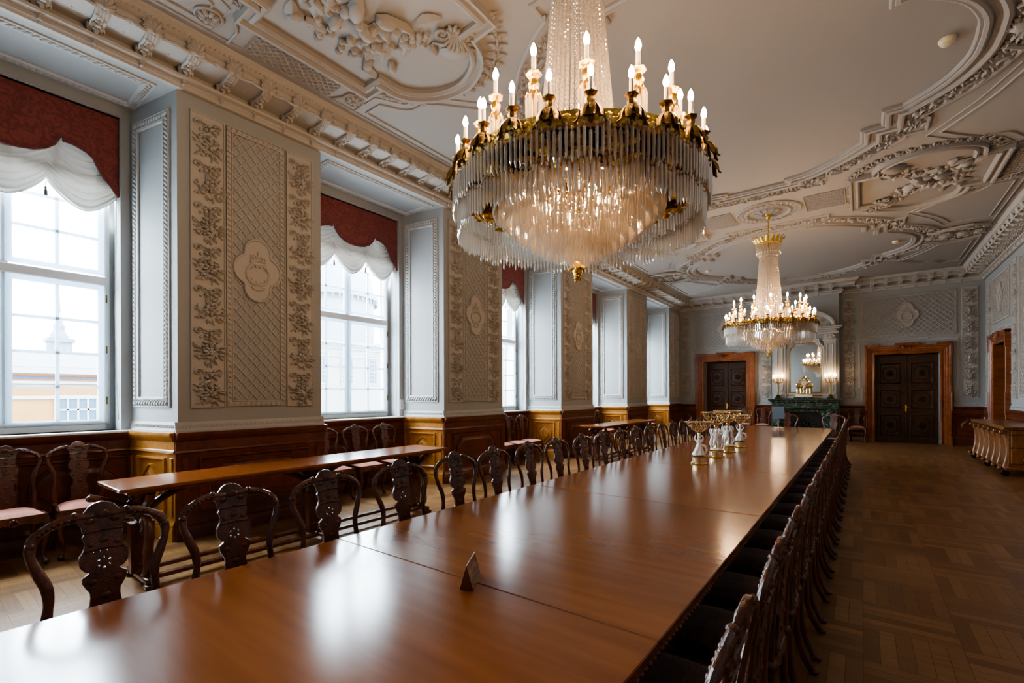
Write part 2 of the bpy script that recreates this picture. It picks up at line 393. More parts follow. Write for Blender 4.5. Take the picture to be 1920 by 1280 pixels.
def lattice(m,u0,u1,v0,v1,pu,pv,hole=None,bw=.010,node=.017):
    # diagonal grid clipped to rect; hole=(cu,cv,ru,rv) skipped
    n=int((v1-v0)/pv)+int((u1-u0)/pu)+3
    sl=pv/pu
    for sgn in (1,-1):
        for k in range(-n,n+1):
            # line v = vm + sgn*sl*(u-um) + k*pv
            um=(u0+u1)/2; vm=(v0+v1)/2; c=vm+k*pv
            uA,uB=u0,u1
            va=c+sgn*sl*(uA-um); vb=c+sgn*sl*(uB-um)
            def cu(v): return um+(v-c)/(sgn*sl)
            lo,hi=min(va,vb),max(va,vb)
            if hi<v0 or lo>v1: continue
            cand=[uA,uB]
            for vv in (v0,v1):
                if lo<vv<hi:
                    x=cu(vv)
                    if (va<vv): 
                        pass
                    if vv==v0: 
                        if sgn>0: cand[0]=max(cand[0],x)
                        else: cand[1]=min(cand[1],x)
                    else:
                        if sgn>0: cand[1]=min(cand[1],x)
                        else: cand[0]=max(cand[0],x)
            a,b=cand
            if b-a<.01: continue
            P=Vector((a,c+sgn*sl*(a-um))); Q=Vector((b,c+sgn*sl*(b-um))); d=(Q-P).normalized(); nn=Vector((-d.y,d.x))*bw
            m.add([(*(P+nn),.002),(*(P-nn),.002),(*(Q-nn),.002),(*(Q+nn),.002),(*(P+nn*.5),.016),(*(P-nn*.5),.016),(*(Q-nn*.5),.016),(*(Q+nn*.5),.016)],
                  [(4,5,6,7),(0,1,5,4),(1,2,6,5),(2,3,7,6),(3,0,4,7)])
    um=(u0+u1)/2; vm=(v0+v1)/2
    ni=int((u1-u0)/pu)+2; nj=int((v1-v0)/pv)+2
    for i in range(-ni,ni+1):
        for j in range(-2*nj,2*nj+1):
            if (i+j)%2: continue
            u=um+i*pu/2; v=vm+j*pv/2
            if u0+.01<u<u1-.01 and v0+.01<v<v1-.01:
                if hole and ((u-hole[0])/hole[2])**2+((v-hole[1])/hole[3])**2<1: continue
                s_=node; m.add([(u-s_,v,.012),(u,v-s_,.012),(u+s_,v,.012),(u,v+s_,.012),(u,v,.026)],[(0,1,4),(1,2,4),(2,3,4),(3,0,4)])
def medallion(cu,cv,W,Hh):
    m=MB(); pts=[]
    for k in range(64):
        a=2*pi*k/64; q=1+.0; x=cos(a); y=sin(a)
        best=0
        for (ox,oy,rr) in ((0,.22,.165),(0,-.22,.165),(.105,0,.185),(-.105,0,.185),(0,0,.2)):
            b_=x*ox+y*oy; dd=b_*b_-(ox*ox+oy*oy-rr*rr)
            if dd>=0: best=max(best,b_+sqrt(dd))
        pts.append((cu+W/.58*x*best,cv+Hh/.77*y*best))
    m.prism(pts,0,.03)
    m.sweep(pts,[(0,.028),(.006,.045),(.02,.045),(.028,.03)],True)
    s=W/.5*1.05
    def arc(cx,cy,rx,ry,a0,a1,r=.010):
        P=[(cu+s*(cx+rx*cos(a0+(a1-a0)*t/16)),cv+s*(cy+ry*sin(a0+(a1-a0)*t/16)),.036) for t in range(17)]; m.tube(P,r*s*1.35,6)
    # crown
    arc(0,.085,.075,.018,0,2*pi,.008)
    for k in range(-2,3): arc(k*.028,.11,.014,.035,0,pi,.006); m.blob((cu+s*k*.034,cv+s*(.155-.008*abs(k)),.03),(.011*s,.011*s,.014))
    m.blob((cu,cv+s*.175,.03),(.014*s,.018*s,.02))
    # two interlaced rounded letters
    arc(-.025,-.04,.085,.10,radians(50),radians(310),.011); arc(.025,-.04,.085,.10,radians(-130),radians(130),.011)
    for sx in (-1,1):
        for yy in (.02,-.10): m.inst(t_spiral(.022*s,1.2,.007*s,sx),ML(cu+sx*s*.075,cv+s*yy,.03))
    arc(0,-.165,.06,.03,pi,2*pi,.008)
    return m

# frames: inner wall faces
XW=-6.017; XB=-6.9; ZD=1.19; ZC=4.97; ZT=5.35; PITCH=4.08; PA=1.88; PB=3.58; XR=2.93; YE=19.55; YB=-4.58; BREAST=(-2.62,-.62,19.2)
piers=range(-2,5)
def pier_y(k): return PA+PITCH*k, PB+PITCH*k
WC=[.69+PITCH*k for k in range(-1,5)]   # window centres

# ---- floor, ceiling, walls
m=MB().box(-7.6,3.4,YB-.3,YE+.9,-.1,0); struct('floor',m,M_FLOOR,smooth=False)
m=MB().box(-7.6,3.4,YB-.3,YE+.9,ZT,ZT+.2); struct('ceiling',m,M_CEIL,smooth=False)
m=MB()
for k in piers:
    a,b=pier_y(k)
    if k==4: b=YE+.3
    pa,pb=a-.18,b+.18
    m.prism([(XW,max(a,YB)),(XW,b),(XB,pb),(-7.15,pb+.06),(-7.6,pb-.0),(-7.6,pa),(-7.15,pa-.06),(XB,pa)][::1] if k!=4 else [(XW,a),(XW,b),(-7.6,b),(-7.6,pa),(-7.15,pa-.06),(XB,pa)],0,ZC)
m.box(-7.6,XW,YB,YE+.3,ZC,ZT)
for c in WC:
    m.box(-7.6,XB,c-1.2,c+1.2,0,1.17); m.box(-7.6,XB,c-1.2,c+1.2,4.84,ZC)
    for s in (-1,1):
        y0,y1=sorted((c+s*.905,c+s*1.25)); m.box(-7.15,XB,y0,y1,1.17,4.84)
struct('wall_left',m,M_PLAST,smooth=False)
# back wall and right wall, end wall
m=MB().box(-7.6,3.4,YB-.2,YB,0,ZT); struct('wall_front',m,M_PLAST,smooth=False)
DR=(16.82,18.33,2.92)   # right door opening y0,y1,ztop
m=MB().box(XR,3.4,YB,DR[0],0,ZT).box(XR,3.4,DR[1],YE+.5,0,ZT).box(XR,3.4,DR[0],DR[1],DR[2],ZT).box(3.38,3.42,DR[0],DR[1],0,DR[2]); struct('wall_right',m,M_PLAST,smooth=False)
D1=(-5.06,-3.54,2.86); D2=(.34,1.93,2.86)
m=MB()
xs=[-6.1,D1[0],D1[1],D2[0],D2[1],XR+.1]
for i in (0,2,4): m.box(xs[i],xs[i+1],YE,YE+.5,0,ZT)
for d in (D1,D2): m.box(d[0],d[1],YE,YE+.5,d[2],ZT); m.box(d[0],d[1],YE+.48,YE+.52,0,d[2])
m.box(BREAST[0],BREAST[1],BREAST[2],YE,0,ZT)
struct('wall_end',m,M_PLAST,smooth=False)

# ---- pier relief (local u = Y - pier front start, v=z, n=+X)
def pier_relief(W=1.7):
    m=MB(); e=.12
    m.inst(flower_column(e,e+.36,1.455,4.81,True,0),Matrix.Identity(4))
    m.inst(flower_column(W-.49,W-.13,1.455,4.79,True,1),Matrix.Identity(4))
    c=(e+.36+W-.49)/2; a,b=e+.375,W-.505
    braid(m,a,b,1.47,4.80,.055,.062)
    lattice(m,a+.07,b-.07,1.54,4.73,.118,.132,(c,3.14,.26,.37))
    m.inst(medallion(c,3.14,.58,.78),Matrix.Identity(4))
    return m
pr=mesh('pier_relief',pier_relief(),M_CREAM)
nt_=[1]
def trim(data,**k):
    o=link('trim_%d'%nt_[0],data,kind='structure',**k); nt_[0]+=1; return o
FL=frame((0,0,0),(0,1,0),(0,0,1),(1,0,0))
for k in range(-1,4):
    o=trim(pr); o.matrix_world=Matrix.Translation((XW,pier_y(k)[0],0))@FL
# plaster base mould over dado
def base_mould(L,ends=(0,0)):
    m=MB(); m.add(*sweep_straight([(0,0),(.035,0),(.035,.02),(.022,.03),(.018,.05),(.014,.09),(.0,.115)],-ends[0],L+ends[1]))
    n=int(L/.033)
    for i in range(n): m.blob(((i+.5)*L/n,.065,.014),(.026,.010,.012),.9)
    return m
def sweep_straight(prof,u0,u1):
    # prof (n,v)
    V=[(u,v,n) for u in (u0,u1) for n,v in prof]; k=len(prof)
    F=[(j,j+1,k+j+1,k+j) for j in range(k-1)]+[tuple(range(k-1,-1,-1)),tuple(range(k,2*k))]
    return V,F
bm_pier=mesh('base_mould',base_mould(1.7,(.03,.03)),M_MOULD)
RL=sqrt(.883**2+.18**2)
def reveal_relief():
    m=base_mould(RL,(0,0)); o=MB()
    o.inst(m,Matrix.Translation((0,1.19,0)))
    p=[(.045,1.465),(.775,1.465),(.775,4.79),(.045,4.79)]
    o.sweep(p,[(0,0),(0,.016),(.012,.020),(.02,.008),(.085,.008),(.09,.022),(.10,.026),(.118,.020),(.125,.004)],True)
    rope(o,offpath(p,.052,True),True,.034,.052,.03,.004)
    return o
rvm=mesh('reveal_relief',reveal_relief(),M_MOULD)
for k in range(-1,5):
    a,b=pier_y(k)
    o=trim(bm_pier); o.matrix_world=Matrix.Translation((XW,a,ZD))@FL
    if k==4: o.scale=(1,1,1)
    # right reveal (faces the camera): from back (XB,a-.18) to front (XW,a)
    U=Vector((.883,.18,0)).normalized(); Nn=Vector((U.y,-U.x,0))
    o=trim(rvm); o.matrix_world=frame((XB,a-.18,0),U,(0,0,1),Nn)
    if k<4:
        U=Vector((-.883,.18,0)).normalized(); Nn=Vector((U.y,-U.x,0))
        o=trim(rvm); o.matrix_world=frame((XW,b,0),U,(0,0,1),-Nn if Nn.y<0 else Nn)
# recess ceiling panels
m=MB(); p=[(-1.03,.07),(1.03,.07),(1.03,.80),(-1.03,.80)]
m.sweep(p,[(0,0),(0,.016),(.012,.020),(.02,.008),(.07,.008),(.075,.02),(.09,.024),(.105,.004)],True)
rope(m,offpath(p,.045,True),True,.03,.055,.028,.004)
rc=mesh('recess_ceiling_relief',m,M_MOULD)
for c in WC:
    o=trim(rc); o.matrix_world=frame((XB,c,ZC),(0,1,0),(1,0,0),(0,0,-1))

# ---- cornice
path=[(XW,YB),(XW,YE),(BREAST[0],YE),(BREAST[0],BREAST[2]),(BREAST[1],BREAST[2]),(BREAST[1],YE),(XR,YE),(XR,YB)]
prof=[(0,4.97),(-.06,4.97),(-.07,4.99),(-.085,5.0),(-.085,5.035),(-.135,5.05),(-.145,5.075),(-.10,5.08),(-.08,5.15),(-.40,5.165),(-.43,5.16),(-.44,5.20),(-.44,5.245),(-.47,5.26),(-.52,5.30),(-.53,5.31),(-.53,5.33),(-.56,5.35)]
m=MB().sweep(path,prof)
segs=[((XW,YB),(XW,YE)),((XW,YE),(BREAST[0],YE)),((BREAST[0],BREAST[2]),(BREAST[1],BREAST[2])),((BREAST[1],YE),(XR,YE)),((XR,YE),(XR,YB))]
# module: local u along, v up (z rel), n inward
mod=MB()
mod.prism([(x,y) for x,y in [(-.0,0)]]*0 or [(-.055,0),(.055,0),(.055,.1),(-.055,.1)],0,0.001)
mod=MB()
P=[(.08,.0),(.10,.03),(.15,.055),(.24,.062),(.33,.055),(.40,.066),(.43,.09)]
for x in (-.038,-.013,.013,.038): mod.tube([(x,5.075+v,n) for n,v in P],[.02,.024,.022,.018,.016,.02,.024],6)
mod.box(-.05,.05,5.145,5.18,.07,.40)
for k in range(7): mod.inst(t_leaf(.07,.045,.03),Matrix.Translation(((k%3-1)*.03,5.06+.008*k,.10+.045*k))@Matrix.Rotation(1.5,4,'Z')@Matrix.Rotation(-.4,4,'X'))
for k in range(5): mod.blob((0,5.10+.006*k,.10+.06*k),(.035,.02,.03),0)
mod.inst(t_spiral(.03,1.3,.01),Matrix.Translation((.056,5.12,.15))@Matrix.Rotation(pi/2,4,'Y')); mod.inst(t_spiral(.03,1.3,.01),Matrix.Translation((-.056,5.12,.15))@Matrix.Rotation(-pi/2,4,'Y'))
mod.inst(t_fan(.155,.24,7),Matrix.Translation((0,5.165,.45))@Matrix.Rotation(.25,4,'X')@Matrix.Scale(1.5,4,(0,0,1)))
for sx in (-1,1):
    mod.tube([(sx*.03,5.17,.44),(sx*.08,5.155,.45),(sx*.14,5.16,.455),(sx*.186,5.18,.45)],.017,5)
mod.inst(t_fan(.05,.06,3),Matrix.Translation((0,5.0,.09))); mod.tube([(0,4.975,.075),(0,5.06,.115)],.012,5)
mod.inst(t_rosette(6,.036),ML(.1855,5.125,.07))
mod.inst(t_rosette(5,.05),Matrix.Translation((.1855,5.178,.25))@Matrix.Rotation(pi/2,4,'X'))
for k in range(8): mod.blob((-.1855+.371*(k+.5)/8,5.285,.50),(.018,.013,.016),.3)
cl=MB()
for (a,b) in segs:
    a=Vector(a);b=Vector(b); L=(b-a).length; d=(b-a)/L; n=max(1,round(L/.371)); nn=Vector((d.y,-d.x))
    fm=frame((a.x,a.y,0),(d.x,d.y,0),(0,0,1),(nn.x,nn.y,0))
    off = 0
    for i in range(n):
        u=(i+.5)*L/n
        if u<.3 and a.x!=XW or (L-u)<.3: 
            if L>3 and ((L-u)<.35 or u<.35): continue
        cl.inst(mod,fm@Matrix.Translation((u,0,0)))
struct('trim_cornice',m,M_CREAM); nt_[0]+=1
struct('trim_modillions',cl,M_CREAM)

# ---- dado panelling
def octo(u0,u1,v0,v1,c): return [(u0+c,v0),(u1-c,v0),(u1,v0+c),(u1,v1-c),(u1-c,v1),(u0+c,v1),(u0,v1-c),(u0,v0+c)]
def dado(L,npan=1,pil=0,ends=(0,0)):
    m=MB(); t=.03
    prof=[(0,0),(.06,0),(.06,.13),(.05,.15),(.055,.17),(.04,.20),(t,.23),(t,.95),(.035,.96),(.05,.97),(.045,.99),(.035,1.0),(.035,1.09),(.05,1.10),(.065,1.13),(.08,1.15),(.085,1.17),(.085,1.19),(0,1.19)]
    m.add(*sweep_straight(prof,-ends[0],L+ends[1]))
    a=pil; b=L-pil
    for q in ([(0.015,pil-.02)] if pil else [])+([(L-pil+.02,L-.015)] if pil else []):
        m.cbox(q[0]+.02,q[1]-.02,.27,.91,t,t+.014,.006)
    w=(b-a)/npan
    for i in range(npan):
        u0=a+w*i+.05;u1=a+w*(i+1)-.05
        p=[(u0,.28),(u1,.28),(u1,.91),(u0,.91)]
        m.sweep(p,[(0,t),(.004,t+.022),(.02,t+.022),(.03,t+.008),(.045,t-.004)],True)
        if u1-u0>.3:
            c=min(.16,(u1-u0)*.28)
            o=octo(u0+.09,u1-.09,.36,.83,c)
            m.sweep(o,[(0,t),(.004,t+.024),(.018,t+.024),(.026,t+.01),(.05,t+.012),(.085,t+.034),],True)
            oi=offpath(o,.085,True); m.add([(x,y,t+.034) for x,y in oi],[tuple(range(len(oi)))])
    return m
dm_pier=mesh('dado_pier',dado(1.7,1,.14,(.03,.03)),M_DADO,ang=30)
dm_rev=mesh('dado_reveal',dado(RL,1,.12),M_DADO_LIT,ang=30)
dm_rec=mesh('dado_recess',dado(2.06,2,0),M_DADO,ang=30)
for k in range(-1,5):
    a,b=pier_y(k)
    if k<4:
        o=trim(dm_pier); o.matrix_world=Matrix.Translation((XW,a,0))@FL
    U=Vector((.883,.18,0)).normalized(); Nn=Vector((U.y,-U.x,0))
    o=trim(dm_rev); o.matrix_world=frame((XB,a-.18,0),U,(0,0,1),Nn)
    if k<4:
        U=Vector((-.883,.18,0)).normalized(); Nn=Vector((-U.y,U.x,0)); Nn=Vector((.2,.98,0)).normalized()
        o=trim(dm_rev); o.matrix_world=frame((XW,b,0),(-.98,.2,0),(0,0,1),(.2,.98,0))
for c in WC:
    o=trim(dm_rec); o.matrix_world=Matrix.Translation((XB,c-1.03,0))@FL
    s=MB().cbox(-7.16,XB+.10,c-.98,c+.98,1.175,1.20,.005); struct('trim_%d'%nt_[0],s,M_WHITE); nt_[0]+=1
def wall_dado(p0,p1,n,pil=0):
    a=Vector(p0);b=Vector(p1);L=(b-a).length;d=(b-a)/L;nn=Vector((d.y,-d.x))
    o=struct('trim_%d'%nt_[0],dado(L,n,pil),M_DADO,ang=30); nt_[0]+=1
    o.matrix_world=frame((a.x,a.y,0),(d.x,d.y,0),(0,0,1),(nn.x,nn.y,0))
    bmo=trim(mesh('base_mould',base_mould(L),M_PLAST)); bmo.matrix_world=frame((a.x,a.y,ZD),(d.x,d.y,0),(0,0,1),(nn.x,nn.y,0))
wall_dado((XW,18.2),(XW,YE),1)
wall_dado((XW,YE),(-5.34,YE),1); wall_dado((-3.26,YE),(BREAST[0],YE),1)
wall_dado((BREAST[1],YE),(.07,YE),1); wall_dado((2.2,YE),(XR,YE),1)
wall_dado((XR,YE),(XR,18.58),1); wall_dado((XR,16.57),(XR,YB),18)

# ---- end wall / right wall relief. local u = X (or along), v = z, n inward
FE=frame((0,YE,0),(1,0,0),(0,0,1),(0,-1,0))
def over_door(cu,w,v0,v1):
    m=MB(); braid(m,cu-w/2,cu+w/2,v0,v1,.06,.075)
    lattice(m,cu-w/2+.075,cu+w/2-.075,v0+.075,v1-.075,.15,.15,(cu,(v0+v1)/2,.30,.36)); m.inst(medallion(cu,(v0+v1)/2,.62,.80),Matrix.Identity(4)); return m
def door_moulding(c,w,h):
    p=[(c-w/2-.12,1.33),(c-w/2-.06,1.33),(c-w/2-.06,1.8),(c-w/2-.12,1.8),(c-w/2-.12,h+.02),(c-.5,h+.02),(c-.5,h+.07),(c+.5,h+.07),(c+.5,h+.02),(c+w/2+.12,h+.02),(c+w/2+.12,1.8),(c+w/2+.06,1.8),(c+w/2+.06,1.33),(c+w/2+.12,1.33)]
    m=MB().sweep(p[1:-1],[(0,0),(0,.016),(.02,.02),(.03,.006),(.045,.012),(.06,0)]); return m
e=MB()
e.inst(flower_column(-5.93,-5.62,1.45,4.82),Matrix.Identity(4)) 
e.inst(over_door(-4.3,2.1,3.42,4.78),Matrix.Identity(4)); e.inst(door_moulding(-4.3,2.12,3.24),Matrix.Identity(4))
e.inst(flower_column(-3.02,-2.70,1.45,4.82,True,1),Matrix.Identity(4))
e.inst(flower_column(-.52,-.22,1.45,4.82,True,2),Matrix.Identity(4))
e.inst(over_door(1.13,2.35,3.42,4.78),Matrix.Identity(4)); e.inst(door_moulding(1.13,2.12,3.24),Matrix.Identity(4))
e.inst(flower_column(2.42,2.78,1.45,4.82),Matrix.Identity(4))
o=struct('trim_%d'%nt_[0],e,M_CREAM); nt_[0]+=1; o.matrix_world=FE
FR=frame((XR,0,0),(0,-1,0),(0,0,1),(-1,0,0))
e=MB()
for (a,b) in ((18.75,19.1),(15.95,16.3),(13.4,13.8),(9.3,9.7),(5.2,5.6),(1.1,1.5)): e.inst(flower_column(-b,-a,1.45,4.82),Matrix.Identity(4))
e.inst(over_door(-17.57,1.9,3.5,4.78),Matrix.Identity(4)); e.inst(door_moulding(-17.57,2.02,3.24),Matrix.Identity(4))
for c in (14.9,11.5,7.4,3.3):
    w=1.6 if c==14.9 else 3.0
    braid(e,-c-w/2,-c+w/2,1.5,4.78,.055,.08); lattice(e,-c-w/2+.07,-c+w/2-.07,1.57,4.71,.16,.18,(-c,3.14,.3,.4)); e.inst(medallion(-c,3.14,.62,.82),Matrix.Identity(4))
o=struct('trim_%d'%nt_[0],e,M_CREAM); nt_[0]+=1; o.matrix_world=FR
# left wall stub beyond last pier relief
e=flower_column(18.36,18.75,1.455,4.8); e.inst(flower_column(18.98,19.35,1.455,4.8),Matrix.Identity(4))
o=struct('trim_%d'%nt_[0],e,M_CREAM); nt_[0]+=1; o.matrix_world=Matrix.Translation((XW,0,0))@FL

# ---- doors
def door_set(n,M,w,h,ow,oh):
    # local: u centred, v up, n toward room. casing outer w,h ; opening ow,oh
    m=MB(); fw=(w-ow)/2
    p=[(ow/2,0),(ow/2,oh),(-ow/2,oh),(-ow/2,0)]
    prf=[(0,-.46),(0,-.0),(0,.03),(-.03,.045),(-.05,.03),(-.09,.03),(-.10,.055),(-.14,.06),(-.15,.075),(-.20,.08),(-.215,.10),(-fw+.01,.10),(-fw,.09),(-fw,0)]
    m.sweep(p,prf)
    for s in (-1,1):
        m.cbox(s*(w/2)-.045 if s>0 else -w/2-.01,s*(w/2)+.01 if s>0 else -w/2+.045,h-.42,h,0,.12,.006)
        m.cbox(s*(w/2)-.03 if s>0 else -w/2-.02,s*(w/2)+.02 if s>0 else -w/2+.03,1.05,1.62,0,.115,.006)
        m.cbox(s*(w/2)-.045 if s>0 else -w/2-.01,s*(w/2)+.01 if s>0 else -w/2+.045,0,.25,0,.13,.006)
    m.cbox(-w/2-.01,-w/2+.36,h-.04,h+.03,0,.12,.006); m.cbox(w/2-.36,w/2+.01,h-.04,h+.03,0,.12,.006); m.cbox(-.3,.3,h-.04,h+.05,0,.13,.006)
    for x in (-.10,0,.10): m.inst(t_leaf(.12,.06,.05),ML(x,h-.02,.10,-pi/2-x*3))
    m.inst(t_spiral(.04,1.3,.014),ML(-.16,h-.06,.10)); m.inst(t_spiral(.04,1.3,.014,-1),ML(.16,h-.06,.10))
    fr=struct('door_%d'%n,m,M_DOOR); fr.matrix_world=M
    dp=-.40
    lf=MB(); L=ow/2
    lf.box(-L,L,0,oh,dp-.05,dp)
    objs=[]
    for s in (-1,1):
        lf=MB(); a,b=(.004,L) if s>0 else (-L,-.004)
        lf.cbox(a,b,.01,oh,dp-.04,dp,.004)
        c=(a+b)/2
        for (v0,v1) in ((.18,.90),(1.08,1.72),(1.90,2.60)):
            q=[(a+.11,v0),(b-.11,v0),(b-.11,v1),(a+.11,v1)]
            lf.sweep(q,[(0,dp),(.0,dp+.025),(.02,dp+.03),(.035,dp+.01),(.05,dp-.0)],True)
            q=octo(a+.19,b-.19,v0+.1,v1-.1,.10); lf.sweep(q,[(0,dp),(.004,dp+.03),(.02,dp+.03),(.03,dp+.012),(.05,dp+.018)],True)
            o_=offpath(q,.05,True); lf.add([(x,y,dp+.018) for x,y in o_],[tuple(range(8))]); lf.inst(t_rosette(8,.10),ML(c,(v0+v1)/2,dp+.018))
        for v in (.98,1.81): 
            q=octo(a+.16,b-.16,v-.045,v+.045,.03); lf.sweep(q,[(0,dp),(.004,dp+.015),(.02,dp+.015)],True)
        d=obj('door_leaf',lf,M_DOORD,fr,kind='structure'); objs.append(d)
    cs=MB().cbox(-.035,.035,.05,oh-.02,dp,dp+.035,.006); obj('cover_strip',cs,M_DOORD,fr,kind='structure')
    hd=MB(); hd.cbox(-.022,.022,1.0,1.22,dp+.035,dp+.043,.003); hd.tube([(0,1.14,dp+.04),(0,1.14,dp+.09),(.10,1.135,dp+.095)],.010,6)
    obj('door_handle',hd,M_GOLD,fr,kind='structure')
    return fr
door_set(1,Matrix.Translation((-4.3,0,0))@FE,2.12,3.16,1.52,2.86)
door_set(2,Matrix.Translation((1.135,0,0))@FE,2.12,3.16,1.59,2.86)
door_set(3,Matrix.Translation((0,17.57,0))@FR,2.02,3.16,1.51,2.92)

# ---- windows. local u=Y-c, v=z, n toward room (+X), origin X=-7.15
def casement(w,h,nc,nr):
    m=MB(); f=.055
    m.sweep([(0,0),(w,0),(w,h),(0,h)],[(0,-.03),(0,.02),(.008,.026),(f-.012,.026),(f,.012),(f,-.03),(0,-.03)],True)
    for i in range(1,nc): x=f+(w-2*f)*i/nc; m.cbox(x-.017,x+.017,f,h-f,-.015,.012,.004)
    for j in range(1,nr): y=f+(h-2*f)*j/nr; m.cbox(f,w-f,y-.017,y+.017,-.015,.012,.004)
    return m
LW=.80
cas_l=mesh('casement',casement(LW,1.63,2,4),M_SASH); cas_u=mesh('casement',casement(LW,1.55,2,4),M_SASH)
pn_l=mesh('pane',MB().box(.05,LW-.05,.05,1.58,-.004,0),M_PANE,smooth=False); pn_u=mesh('pane',MB().box(.05,LW-.05,.05,1.50,-.004,0),M_PANE,smooth=False)
wf=MB(); o_=.925
wf.sweep([(-o_,1.2),(o_,1.2),(o_,4.84),(-o_,4.84)],[(0,.25),(0,-.08),(.06,-.08),(.06,.0),(.085,.02),(.10,.02),(.115,.0),(.115,-.06)],True)
wf.cbox(-.04,.04,1.28,4.7,-.06,-.005,.006); wf.cbox(-o_+.1,o_-.1,2.90,3.0,-.06,.03,.01)
wf.cbox(-o_+.1,o_-.1,1.2,1.265,-.06,.02,.006); wf.cbox(-o_+.1,o_-.1,4.60,4.84,-.06,.02,.006)
wfm=mesh('window_frame',wf,M_WHITE)
hg=MB()
for v in (1.5,2.1,2.7): hg.tube([(0,v,0),(0,v+.09,0)],.009,6)
hgm=mesh('hinge',hg,M_BRASS)
FW=lambda c: Matrix.Translation((-7.18,c,0))@FL
for i,c in enumerate(WC):
    fr=link('window_%d'%(i+1),wfm,kind='structure'); fr.matrix_world=FW(c)
    for s in (0,1):
        x=-LW-.012 if s==0 else .012
        for cm,pm,z in ((cas_l,pn_l,1.268),(cas_u,pn_u,3.02)):
            a=link('casement',cm,fr,(x,z,0),kind='structure'); link('pane',pm,a,(0,0,0),kind='structure')
        link('hinge',hgm,fr,(-.83 if s==0 else .83,0,.03),kind='structure')
    pl=MB()
# curtains: valance + festoon sheer per window
VAL=[(-.925,4.83),(-.925,3.93)]
sc=[(.925,3.93),(.90,3.97),(.86,4.04),(.80,4.11),(.74,4.22),(.70,4.31),(.64,4.36),(.54,4.40),(.50,4.41),(.46,4.41),(.455,4.45),(.38,4.45),(.36,4.39),(.33,4.33),(.27,4.27),(.18,4.225),(.08,4.205),(0,4.20)]
half=sc; lower=[(x,z) for x,z in half]+[(-x,z) for x,z in half[::-1][1:]]
poly=lower[::-1]+[(.925,4.83),(-.925,4.83)]
vm=MB().prism(poly,0,.02); vmesh=mesh('valance_board',vm,M_RED)
tr=MB().sweep(lower,[(0,.018),(0,.027),(.004,.029),(.04,.029),(.044,.018)]); 
trim_m=mesh('braid_trim',tr,m_damask('red_braid',(.13,.03,.024),(.19,.045,.035)))
def sheer():
    m=MB(); nu=72; nv=120
    def zb(u):
        t=((u+.93)/.62)%1.0; return 3.70+.27*(abs(2*t-1))**1.7
    for j in range(nv+1):
        for i in range(nu+1):
            u=-.93+1.86*i/nu; t=j/nv; s=((u+.93)/.62)%1.0; sag=1-(abs(2*s-1))**1.7
            z=4.80-(4.80-zb(u))*t
            fold=abs(sin(pi*(15*t)+.5*sin(7*u)))**.6*.040*min(1,t*3)+sin(2*pi*27*t+9*u)*.007
            n=.035+.05*sag*t+fold
            m.v.append((u,z,n))
    for j in range(nv):
        for i in range(nu): a=j*(nu+1)+i; m.f.append((a,a+1,a+nu+2,a+nu+1))
    return m
shm=mesh('festoon_sheer',sheer(),M_SHEER,ang=180)
hem=MB()
P=[]
for i in range(73):
    u=-.93+1.86*i/72; s=((u+.93)/.62)%1.0; P.append((u,3.70+.27*(abs(2*s-1))**1.7,.035+.05*(1-abs(2*s-1)**1.7)))
hem.tube(P,.007,5); hemm=mesh('hem',hem,principled('hem_cord',(.25,.25,.25),.7))
tas=MB()
tas.lathe([(.003,0),(.003,-.06),(.011,-.065),(.013,-.085),(.008,-.09),(.016,-.10),(.018,-.16),(.004,-.162)],(0,0,0),10)
tasm=mesh('tassel',tas,principled('tassel_grey',(.10,.09,.09),.8))
cord=MB().tube([(0,3.98,0),(.004,3.4,.0),(-.01,2.6,.004),(.0,1.75,.006),(.015,1.32,.0)],.005,5); cordm=mesh('pull_cord',cord,M_WHITE)
ords=['first','second','third','fourth','fifth','sixth']
for i,c in enumerate(WC):
    if i==0: continue
    o=ords[i-1]
    t=thing('window_valance','red damask scalloped valance across the %s window from the front'%o,'valance',(0,0,0),group=None); t.matrix_world=Matrix.Translation((-6.97,c,0))@FL
    link('valance_board',vmesh,t); link('braid_trim',trim_m,t)
    t=thing('festoon_curtain','white gathered festoon sheer curtain under the valance of the %s window from the front'%o,'curtain'); t.matrix_world=Matrix.Translation((-7.14,c,0))@FL
    link('sheer',shm,t); link('hem',hemm,t)
    for u in (-.31,.31): link('tassel',tasm,t,(u,3.94,.05)).rotation_euler=(-pi/2,0,0)
    t=link('pull_cord',cordm); t.matrix_world=Matrix.Translation((-6.992,c+.885,0))@FL
    tag(t,'white pull cord hanging at the right of the %s window from the front'%o,'cord')
# ------------------------------------------------------------------ ceiling relief (local u=X-X0, v=Y-Yc, n down)
X0=-1.545; FP=8.07; YF=6.85; YR=2.80
def CM(y): return frame((X0,y,ZT),(-1,0,0),(0,1,0),(0,0,-1))
def sym4(q):
    # q: first-quadrant points going from (+u,0) to (0,+v); returns closed ccw loop
    a=list(q); b=[(-x,y) for x,y in q[::-1]]; c=[(-x,-y) for x,y in q]; d=[(x,-y) for x,y in q[::-1]]
    out=[]
    for p in a+b+c+d:
        if not out or (abs(out[-1][0]-p[0])+abs(out[-1][1]-p[1]))>1e-4: out.append(p)
    if abs(out[0][0]-out[-1][0])+abs(out[0][1]-out[-1][1])<1e-4: out.pop()
    return out
arc1=[tuple(p) for p in catmull([(2.50,0),(2.47,.33),(2.30,.70),(1.97,1.02)],5)]
arc2=[tuple(p) for p in catmull([(1.53,1.83),(1.20,2.15),(.80,2.42),(.46,2.50)],5)]
q=arc1+[(1.76,1.02),(1.76,1.43),(1.53,1.43)]+arc2+[(.46,2.62),(0,2.62)]
FIELD=sym4(q)
